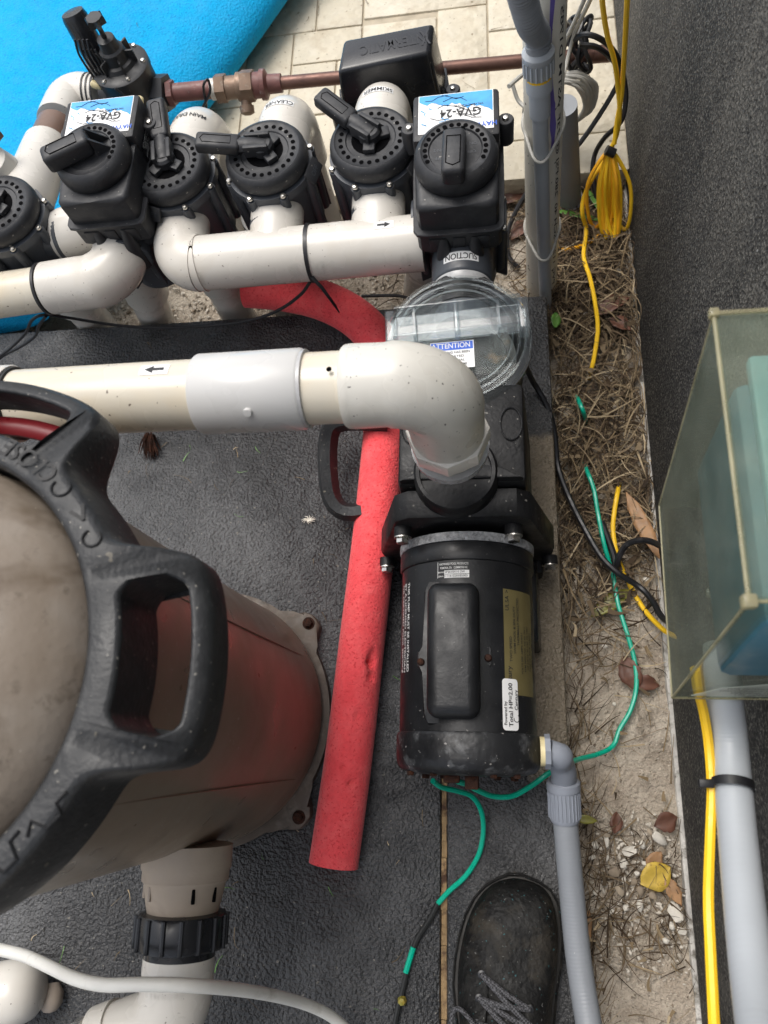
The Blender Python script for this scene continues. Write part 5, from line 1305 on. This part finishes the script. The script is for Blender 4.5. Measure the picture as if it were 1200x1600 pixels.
# conduit and yellow cable leaving the box along the wall
wc = thing('wall_conduit', 'thick pale grey conduit running along the wall below the clear box', 'conduit', (.2, -.1, .3))
pp, rs = corrugate(cr([at(1128, 1010, .38), at(1131, 1080, .36), at(1140, 1160, .34), at(1152, 1300, .36), at(1166, 1440, .40), at(1185, 1590, .45), at(1215, 1760, .52)], 10), .0150, .00006, .006)
MB().tube(pp, rs, 28).build('hose', 'conduit_light', wc)
MB().lathe([(.0152, -.003), (.0167, -.003), (.0167, .004), (.0152, .004)], at(1145, 1228, .352), (at(1140, 1190, .345) - at(1144, 1260, .356)).normalized(), 28, closed=True).build('cable_tie', 'blackwire', wc)
MB().box(at(1103, 1224, .352), (.012, .007, .008), None, .001).build('tie_head', 'blackwire', wc)
wire('yellow_cable', [(1086, 1045, .40), (1090, 1075, .385), (1099, 1110, .36), (1107, 1160, .345), (1112, 1230, .345), (1110, 1300, .35), (1107, 1400, .37), (1110, 1480, .38), (1116, 1600, .40), (1125, 1760, .44)], .0042, 'yel', 'yellow cable strapped alongside the pale grey wall conduit')

# ================================================================== boot
bt = thing('work_boot', 'worn black leather lace-up work boot at the bottom edge', 'boot', (0, -.28, 0))
BX = -.003
# stations along the foot: y (toe -> heel), half widths left/right, top height, sole overhang
stn = [(-.136, .004, .004, .022), (-.139, .020, .024, .034), (-.147, .033, .038, .046), (-.160, .044, .047, .056), (-.180, .053, .053, .063), (-.205, .058, .056, .068), (-.23, .060, .056, .073),
       (-.255, .059, .053, .081), (-.28, .056, .050, .094), (-.31, .052, .046, .110), (-.34, .048, .043, .128), (-.37, .045, .042, .15), (-.40, .042, .041, .155), (-.425, .036, .036, .155), (-.44, .024, .024, .155)]
mb = MB(); NP = 17; vs = []
def bx_c(y): return BX + .014 * max(0, min(1, (-.14 - y) / .12)) * -1 + .012
for (y, wl2, wr2, h) in stn:
    for k in range(NP):
        t = PI * k / (NP - 1); cx = math.cos(t); sx = math.sin(t)
        xx = (wr2 if cx > 0 else wl2) * (abs(cx) ** .75) * (1 if cx > 0 else -1)
        zz = .016 + (h - .016) * (sx ** .62)
        fold = 0
        if -.245 < y < -.19: fold = .0022 * math.sin((y + cx * .02) * 260) * sx
        vs.append(V((bx_c(y) + xx, y, zz + fold)))
n = len(stn)
mb.add(vs, [(i * NP + k, i * NP + k + 1, (i + 1) * NP + k + 1, (i + 1) * NP + k) for i in range(n - 1) for k in range(NP - 1)])
mb.add([vs[k] for k in range(NP)], [tuple(range(NP))]); mb.add([vs[(n - 1) * NP + k] for k in range(NP)], [tuple(range(NP))])
up = mb.build('upper', 'leather', bt, smooth=75)
ss_ = up.modifiers.new('s', 'SUBSURF'); ss_.levels = 2; ss_.render_levels = 2
outl = [(bx_c(y) + wr2 + .0045, y - (.0 if i else -.004)) for i, (y, wl2, wr2, h) in enumerate(stn)] + [(bx_c(y) - wl2 - .0045, y - (.0 if i else -.004)) for i, (y, wl2, wr2, h) in list(enumerate(stn))[::-1]]
MB().prism(outl, V((0, 0, 0)), X_, Y_, Z_, .001, .02, .003).build('sole', 'sole', bt)
MB().tube([V((x, y, .0215)) for x, y in outl], .0016, 6, closed=True).build('welt', 'leather', bt)
# shaft towards the ankle, out of frame
MB().tube([(BX, -.37, .12), (BX, -.385, .16), (BX, -.40, .23), (BX, -.40, .26)], [.046, .048, .05, .052], 28, cap=False).build('shaft', 'leather', bt)
# tongue, eyestay flaps
def top_z(x, y):
    for (a, b) in zip(stn, stn[1:]):
        if b[0] <= y <= a[0]:
            f = (a[0] - y) / (a[0] - b[0]); wl2, wr2, h = [a[i] + (b[i] - a[i]) * f for i in (1, 2, 3)]
            cxx = (x - bx_c(y)); w2 = wr2 if cxx > 0 else wl2; r = min(.98, abs(cxx) / w2) ** (1 / .75)
            return .016 + (h - .016) * (math.sqrt(1 - r * r) ** .62)
    return .06
def flap(name, pts, lift, mat='leather'):
    o = [(x, y) for x, y in pts]; cx = sum(x for x, y in o) / len(o); cy = sum(y for x, y in o) / len(o)
    mb = MB(); rings = 5; vs = [V((cx, cy, top_z(cx, cy) + lift))]; fs = []
    k = len(o)
    for r in range(1, rings + 1):
        for x, y in o:
            xx, yy = cx + (x - cx) * r / rings, cy + (y - cy) * r / rings
            vs.append(V((xx, yy, top_z(xx, yy) + lift * (1 if r < rings else -.3))))
    for i in range(k): fs.append((0, 1 + i, 1 + (i + 1) % k))
    for r in range(rings - 1):
        for i in range(k): fs.append((1 + r * k + i, 1 + (r + 1) * k + i, 1 + (r + 1) * k + (i + 1) % k, 1 + r * k + (i + 1) % k))
    return mb.add(vs, fs).build(name, mat, bt, smooth=60)
c2 = cr([V((x, y, 0)) for x, y in ((-.050, -.226), (-.030, -.218), (-.022, -.232), (-.028, -.29), (-.036, -.35), (-.055, -.33), (-.057, -.28), (-.053, -.245))], 4, True)
flap('eyestay', [(p.x, p.y) for p in c2], .0032)
c2 = cr([V((x, y, 0)) for x, y in ((.014, -.255), (.024, -.252), (.04, -.275), (.042, -.33), (.030, -.35), (.016, -.32))], 4, True)
flap('eyestay', [(p.x, p.y) for p in c2], .0032)
c2 = cr([V((x, y, 0)) for x, y in ((-.024, -.238), (.0, -.245), (.014, -.262), (.016, -.33), (-.004, -.36), (-.028, -.34))], 4, True)
flap('tongue', [(p.x, p.y) for p in c2], .0018)
random.seed(4)
eyl = [(-.032, -.230), (-.035, -.252), (-.038, -.274), (-.041, -.30)]; eyr = [(.020, -.258), (.026, -.276), (.028, -.296), (.028, -.32)]
for (x, y) in eyl + eyr: MB().lathe([(.0022, 0), (.0042, .0004), (.0045, .0018), (.0022, .0022)], (x, y, top_z(x, y) + .002), Z_, 12, closed=True).build('eyelet', 'black_gloss', bt)
def lace(a, b, arch=.010): 
    pa, pb = V((*a, top_z(*a) + .004)), V((*b, top_z(*b) + .004)); m_ = (pa + pb) / 2; m_.z = max(m_.z, top_z(m_.x, m_.y)) + arch * .6
    MB().tube(cr([pa, m_, pb], 6), .0030, 8).build('lace', 'lace', bt)
for i in range(4): lace(eyl[i], eyr[i])
for i in range(3): lace(eyl[i], eyr[i + 1], .014); lace(eyr[i], eyl[i + 1], .016)
z0 = .098
MB().tube(cr([V((-.02, -.30, .115)), V((-.04, -.272, .102)), V((-.058, -.262, .085)), V((-.066, -.275, .08)), V((-.06, -.30, .09)), V((-.04, -.31, .105)), V((-.02, -.305, .118))], 6), .0026, 8).build('lace_loop', 'lace', bt)
MB().tube(cr([V((-.02, -.30, .118)), V((.0, -.28, .112)), V((.018, -.277, .10)), V((.03, -.295, .095)), V((.018, -.31, .108)), V((-.01, -.308, .118))], 6), .0026, 8).build('lace_loop', 'lace', bt)

# ================================================================== litter, leaves, pebbles, dry grass
random.seed(77)
def leaf(name, px, py, z, L, W, ang, mat, label, curl=.2, cat='leaf', group='fallen leaves on the soil'):
    c = at(px, py, z); mb = MB(); n = 9; vs = []
    for i in range(n + 1):
        t = i / n; w2 = W * .5 * (math.sin(PI * min(1, t * 1.02)) ** .8) + .0004
        zz = curl * L * (.25 - (t - .5) ** 2) * .8
        for s_, up_ in ((-1, .25), (-.5, .06), (0, 0), (.5, .06), (1, .25)):
            vs.append(V(((t - .5) * L, s_ * w2, zz + up_ * w2 * curl * 3)))
    R_ = Matrix.Rotation(ang, 3, 'Z') @ Matrix.Rotation(random.uniform(-.25, .25), 3, 'X')
    rg = .05 if mat in ('leaf_b', 'leaf_t') else .02
    vs = [v + V((random.uniform(-1, 1) * .6, random.uniform(-1, 1), random.uniform(-1, 1))) * W * rg for v in vs]
    vs = [c + R_ @ v for v in vs]
    mb.add(vs, [(i * 5 + k, i * 5 + k + 1, (i + 1) * 5 + k + 1, (i + 1) * 5 + k) for i in range(n) for k in range(4)])
    o = mb.build(name, mat, smooth=60); own(o, c); tag(o, label, cat, group)
    so_ = o.modifiers.new('t', 'SOLIDIFY'); so_.thickness = .0006
    return o
leaf('fallen_leaf', 1024, 1368, -.066, .045, .036, .5, 'leaf_y', 'round yellow leaf with brown spot among the pebbles')
leaf('fallen_leaf', 1052, 1392, -.066, .038, .017, -1.1, 'leaf_t', 'curled tan leaf right of the round yellow leaf')
leaf('fallen_leaf', 955, 942, -.070, .075, .024, .6, 'leaf_g', 'olive green curled leaf beside the green wire')
leaf('fallen_leaf', 985, 1052, -.068, .050, .030, 1.9, 'leaf_b', 'dark brown crumpled leaf under the green wire', .45)
leaf('fallen_leaf', 1006, 1066, -.068, .042, .022, 2.9, 'leaf_b', 'dark brown leaf half right of the crumpled one', .45)
leaf('fallen_leaf', 1040, 1283, -.064, .032, .026, .4, 'leaf_b', 'dark brown leaf tucked against the wall foot', .3)
leaf('fallen_leaf', 962, 1285, -.068, .028, .016, 1.4, 'leaf_b', 'small brown leaf above the pebbles', .3)
leaf('fallen_leaf', 915, 1280, -.05, .03, .011, -.1, 'leaf_g', 'small olive leaf beside the grey gland nut')
leaf('fallen_leaf', 915, 1450, -.066, .045, .016, 1.3, 'leaf_t', 'tan leaf against the slab beside the hose')
leaf('fallen_leaf', 1022, 1345, -.066, .03, .02, .9, 'leaf_t', 'tan leaf just above the round yellow leaf')
leaf('fallen_leaf', 1004, 820, -.05, .11, .022, -1.2, 'leaf_t', 'long reddish dry blade leaning at the wall foot', .1)
leaf('fallen_leaf', 955, 480, -.06, .07, .03, .5, 'leaf_b', 'brown leaf beside the hanging yellow cable', .4)
leaf('fallen_leaf', 968, 508, -.055, .04, .026, -.6, 'leaf_b', 'reddish brown leaf right of the hanging yellow cable', .4)
leaf('fallen_leaf', 800, 308, -.07, .06, .03, .2, 'leaf_b', 'brown leaf at the paver edge left of the cream pipe', .4)
leaf('fallen_leaf', 812, 360, -.07, .05, .026, .9, 'leaf_b', 'brown leaf below the curved black cable', .4)
leaf('fallen_leaf', 868, 500, -.05, .03, .016, 1.5, 'blade_g', 'small green leaf at the slab corner')
leaf('grass_blade', 902, 338, -.055, .10, .011, -.35, 'blade_g', 'green blade of grass left of the yellow hank', .15, 'grass blade')
leaf('grass_blade', 928, 315, -.05, .07, .009, -1.2, 'blade_g', 'green blade of grass behind the yellow hank', .15, 'grass blade')
leaf('grass_blade', 898, 1560, -.05, .09, .006, -1.45, 'blade_g', 'green blade of grass beside the boot', .15, 'grass blade')
# brown husk on the slab under the discharge pipe
hk = MB(); c = at(232, 697, .012); random.seed(9)
for k in range(90):
    a = random.uniform(-.35, .35) - 1.45; L = random.uniform(.012, .042); st_2 = c + V((random.uniform(-.006, .006), .016 + random.uniform(-.004, .006), random.uniform(-.006, .008)))
    e = st_2 + V((math.cos(a) * L, math.sin(a) * L, random.uniform(-.008, .002))); hk.tube([st_2, (st_2 + e) / 2 + V((0, 0, .003)), e], [.0012, .0014, .0004], 4)
hk = hk.build('palm_husk', 'rust'); own(hk, c); tag(hk, 'reddish brown fibrous husk on the slab under the cream pipe', 'husk')
lb_ = at(482, 812, .003); mo_ = MB()
for k in range(14):
    a = random.uniform(0, 6.28); mo_.tube([lb_, lb_ + V((math.cos(a) * .005, math.sin(a) * .004, .002)), lb_ + V((math.cos(a + .4) * .011, math.sin(a + .4) * .007, 0))], [.0012, .0009, .0003], 4)
mo_ = mo_.build('root_tuft', 'pebble'); own(mo_, lb_); tag(mo_, 'small pale root tuft on the slab left of the noodle', 'debris')

def strip(mb, p, q, w_, lift, seg=4, side=None):
    p, q = V(p), V(q); d = q - p; n = V((-d.y, d.x, 0)); n = n.normalized() if n.length > 1e-6 else X_
    tw = random.uniform(-.7, .7); vs = []
    sw = V((random.uniform(-1, 1), random.uniform(-1, 1), 0)) * d.length * .18
    for i in range(seg + 1):
        t = i / seg; b = p.lerp(q, t) + Z_ * lift * 4 * t * (1 - t) + sw * 4 * t * (1 - t)
        ww = w_ * (1 - .75 * t) * .5; nn_ = (n * math.cos(tw) + Z_ * math.sin(tw)) * ww
        vs += [b - nn_, b + nn_]
    mb.add(vs, [(2 * i, 2 * i + 1, 2 * i + 3, 2 * i + 2) for i in range(seg)])

def grass(name, mat, n, region, lens, width, label, zr=(-.078, -.055), lift=(.0, .03), angs=None, seed=1):
    random.seed(seed); mb = MB()
    for k in range(n):
        p = region(); L = random.uniform(*lens); a = random.uniform(0, 2 * PI) if angs is None else random.gauss(*angs)
        z0 = random.uniform(*zr); q = V((p[0] + math.cos(a) * L, p[1] + math.sin(a) * L, z0 + random.uniform(-.006, .012)))
        q.x = min(q.x, .228); 
        if q.y < .70 and q.x < .086: q.x = .086
        strip(mb, (p[0], p[1], z0), q, random.uniform(*width), random.uniform(*lift), 5)
    o = mb.build(name, mat, smooth=60); tag(o, label, 'dry grass', None, 'stuff'); return o
def reg(x0, x1, y0, y1): return lambda: (random.uniform(x0, x1), random.uniform(y0, y1))
def mound():                                     # thick mat in the middle of the strip
    while True:
        x, y = random.uniform(.09, .225), random.gauss(.46, .15)
        if .12 < y < .74: return x, y
grass('dry_grass', 'straw', 420, mound, (.03, .10), (.0010, .0036), 'mat of tangled straw between slab and wall', (-.078, -.060), (.0, .020), None, 1)
grass('dry_grass', 'straw2', 620, mound, (.03, .10), (.0014, .004), 'darker dead grass tangled between slab and wall', (-.08, -.062), (.0, .014), None, 2)
grass('dry_grass', 'straw2', 900, reg(.075, .225, .66, .97), (.03, .11), (.0014, .004), 'dead grass on the soil around the vertical pipes', (-.08, -.058), (.0, .016), None, 3)
grass('dry_grass', 'straw', 160, reg(.075, .225, .68, .95), (.03, .11), (.0012, .0035), 'pale straw on the soil around the vertical pipes', (-.076, -.055), (.0, .02), None, 4)
grass('dry_grass', 'straw', 90, reg(.09, .225, -.4, .3), (.02, .09), (.0010, .0024), 'scattered straw on the sandy strip', (-.078, -.07), (.0, .008), None, 5)
grass('dry_grass', 'straw2', 260, lambda: (random.gauss(.098, .012), random.uniform(-.4, .32)), (.015, .08), (.0010, .0026), 'dead stems caught along the slab side', (-.078, -.06), (.0, .012), (1.5, .6), 6)
grass('dry_grass', 'straw2', 170, reg(.1, .22, -.24, -.09), (.015, .06), (.001, .0028), 'dark stems around the pebbles', (-.078, -.068), (.0, .006), None, 12)
grass('dry_grass', 'straw2', 160, reg(-.2, .07, .72, .96), (.02, .07), (.0012, .003), 'dead grass behind the strainer', (-.08, -.07), (.0, .01), None, 7)
def litter(name, mat, n, region, label, seed, L=(.004, .022), W=(.0006, .0018)):
    random.seed(seed); mb = MB()
    for k in range(n):
        p = region(); a = random.uniform(0, 6.28); l = random.uniform(*L)
        strip(mb, (p[0], p[1], p[2]), (p[0] + math.cos(a) * l, p[1] + math.sin(a) * l, p[2]), random.uniform(*W), .001, 3)
    o = mb.build(name, mat, smooth=60); tag(o, label, 'debris', None, 'stuff')
litter('slab_litter', 'straw', 70, lambda: (random.uniform(-.7, .07), random.uniform(-.32, .69), .0025), 'bits of straw scattered on the black slab', 31)
litter('slab_litter', 'blade_g', 22, lambda: (random.uniform(-.7, -.05), random.uniform(-.32, .5), .0025), 'green clippings scattered on the black slab', 32)
litter('slab_litter', 'straw2', 30, lambda: (random.uniform(-.6, .0), random.uniform(-.32, .5), .0025), 'brown twigs scattered on the black slab', 33, (.01, .04))
litter('patio_litter', 'straw2', 55, lambda: (random.uniform(-.5, .22), random.uniform(.97, 1.6), -.027), 'dark twigs scattered on the pavers', 34, (.008, .04))
litter('float_litter', 'ink', 26, lambda: (random.uniform(-1.1, -.6), random.uniform(.9, 1.6), .102), 'dark clippings stuck to the cyan float', 35, (.006, .016))

litter('leaf_litter', 'straw2', 230, lambda: (random.uniform(.095, .215), random.uniform(.2, .95), random.uniform(-.07, -.05)), 'crumbled brown leaf bits among the dry grass', 41, (.008, .03), (.004, .011))
litter('leaf_litter', 'straw', 90, lambda: (random.uniform(.095, .215), random.uniform(-.3, .95), random.uniform(-.072, -.058)), 'pale leaf crumbs along the soil strip', 42, (.006, .024), (.003, .008))
# pebbles: the ones that can be told apart, then the fine gravel as one mass
def pebble_mesh(i):
    random.seed(900 + i); b = bmesh.new(); bmesh.ops.create_icosphere(b, subdivisions=1, radius=1)
    sc_ = (random.uniform(.8, 1.25), random.uniform(.6, .9), random.uniform(.4, .6))
    for v in b.verts: v.co = V((v.co.x * sc_[0], v.co.y * sc_[1], v.co.z * sc_[2])) * random.uniform(.82, 1.12)
    me = bpy.data.meshes.new('pebble'); b.to_mesh(me); b.free(); me.shade_smooth(); me.set_sharp_from_angle(angle=math.radians(50)); return me
pm_ = [pebble_mesh(i) for i in range(6)]
for i, me in enumerate(pm_): me.materials.append(M['pebble'] if i < 4 else M['pebble2'])
random.seed(55)
spots = [(948, 1316, 13), (930, 1320, 12), (984, 1330, 16), (975, 1350, 17), (960, 1362, 15), (968, 1392, 14), (1000, 1415, 15), (1004, 1320, 13), (1055, 1425, 20), (978, 1418, 12), (1000, 1392, 12), (948, 1305, 10), (1030, 1310, 20), (1050, 1447, 12), (1065, 1455, 12),
         (944, 1380, 9), (990, 1378, 10), (1005, 1440, 10), (925, 1340, 9), (948, 1340, 9), (1010, 1350, 12), (995, 1365, 9), (1020, 1400, 10), (940, 1410, 10), (955, 1425, 8), (930, 1395, 8), (975, 1375, 8), (1040, 1470, 10), (1035, 1330, 10), (1015, 1300, 8),
         (915, 490, 10), (940, 520, 9), (955, 535, 10), (905, 470, 8), (960, 555, 9), (890, 430, 9), (1000, 865, 9), (945, 1010, 8), (1010, 905, 8), (960, 1100, 8)]
for k, (x, y, s_) in enumerate(spots):
    c = at(x, y, -.068); o = bpy.data.objects.new('pebble', pm_[k % 6]); COL.objects.link(o)
    o.location = c; o.scale = [s_ / 1900 * random.uniform(.9, 1.2)] * 3; o.rotation_euler = (random.uniform(-.3, .3), random.uniform(-.3, .3), random.uniform(0, 6.28))
    tag(o, 'pale limestone pebble in the gravel cluster round the yellow leaf' if k < 30 else 'pale pebble showing through the dry grass near the slab corner' if k < 36 else 'pale pebble on the sand beside the green wire', 'pebble', 'pebbles in the gravel cluster' if k < 30 else 'pebbles by the slab corner' if k < 36 else 'pebbles beside the green wire')
def gravel(name, n, region, size, mat, label, seed):
    random.seed(seed); mb = MB()
    base = [(v.co.copy()) for v in pm_[0].vertices]; fc = [tuple(p.vertices) for p in pm_[0].polygons]
    for k in range(n):
        x, y, z = region(); s_ = random.uniform(*size) * random.uniform(.5, 1); R_ = Matrix.Rotation(random.uniform(0, 6.28), 3, 'Z') @ Matrix.Rotation(random.uniform(-.6, .6), 3, 'X')
        mb.add([V((x, y, z)) + R_ @ (v * s_) for v in base], fc)
    o = mb.build(name, mat, smooth=50); tag(o, label, 'gravel', None, 'stuff')
gravel('gravel', 700, lambda: (random.uniform(.09, .225), random.uniform(-.26, -.06), -.075), (.0012, .0045), 'pebble3', 'fine pale gravel round the pebbles on the soil strip', 61)
gravel('gravel', 900, lambda: (random.uniform(.09, .225), random.uniform(-.45, .45), -.077), (.0008, .0026), 'pebble2', 'grit on the sandy strip', 62)
gravel('gravel', 2200, lambda: (random.uniform(-.75, .06), random.uniform(.71, .97), -.08), (.0014, .005), 'pebble3', 'pale gravel around the stand pipes', 63)
gravel('gravel', 800, lambda: (random.uniform(-.75, .2), random.uniform(.71, .97), -.08), (.0014, .006), 'pebble2', 'tan gravel around the stand pipes', 64)
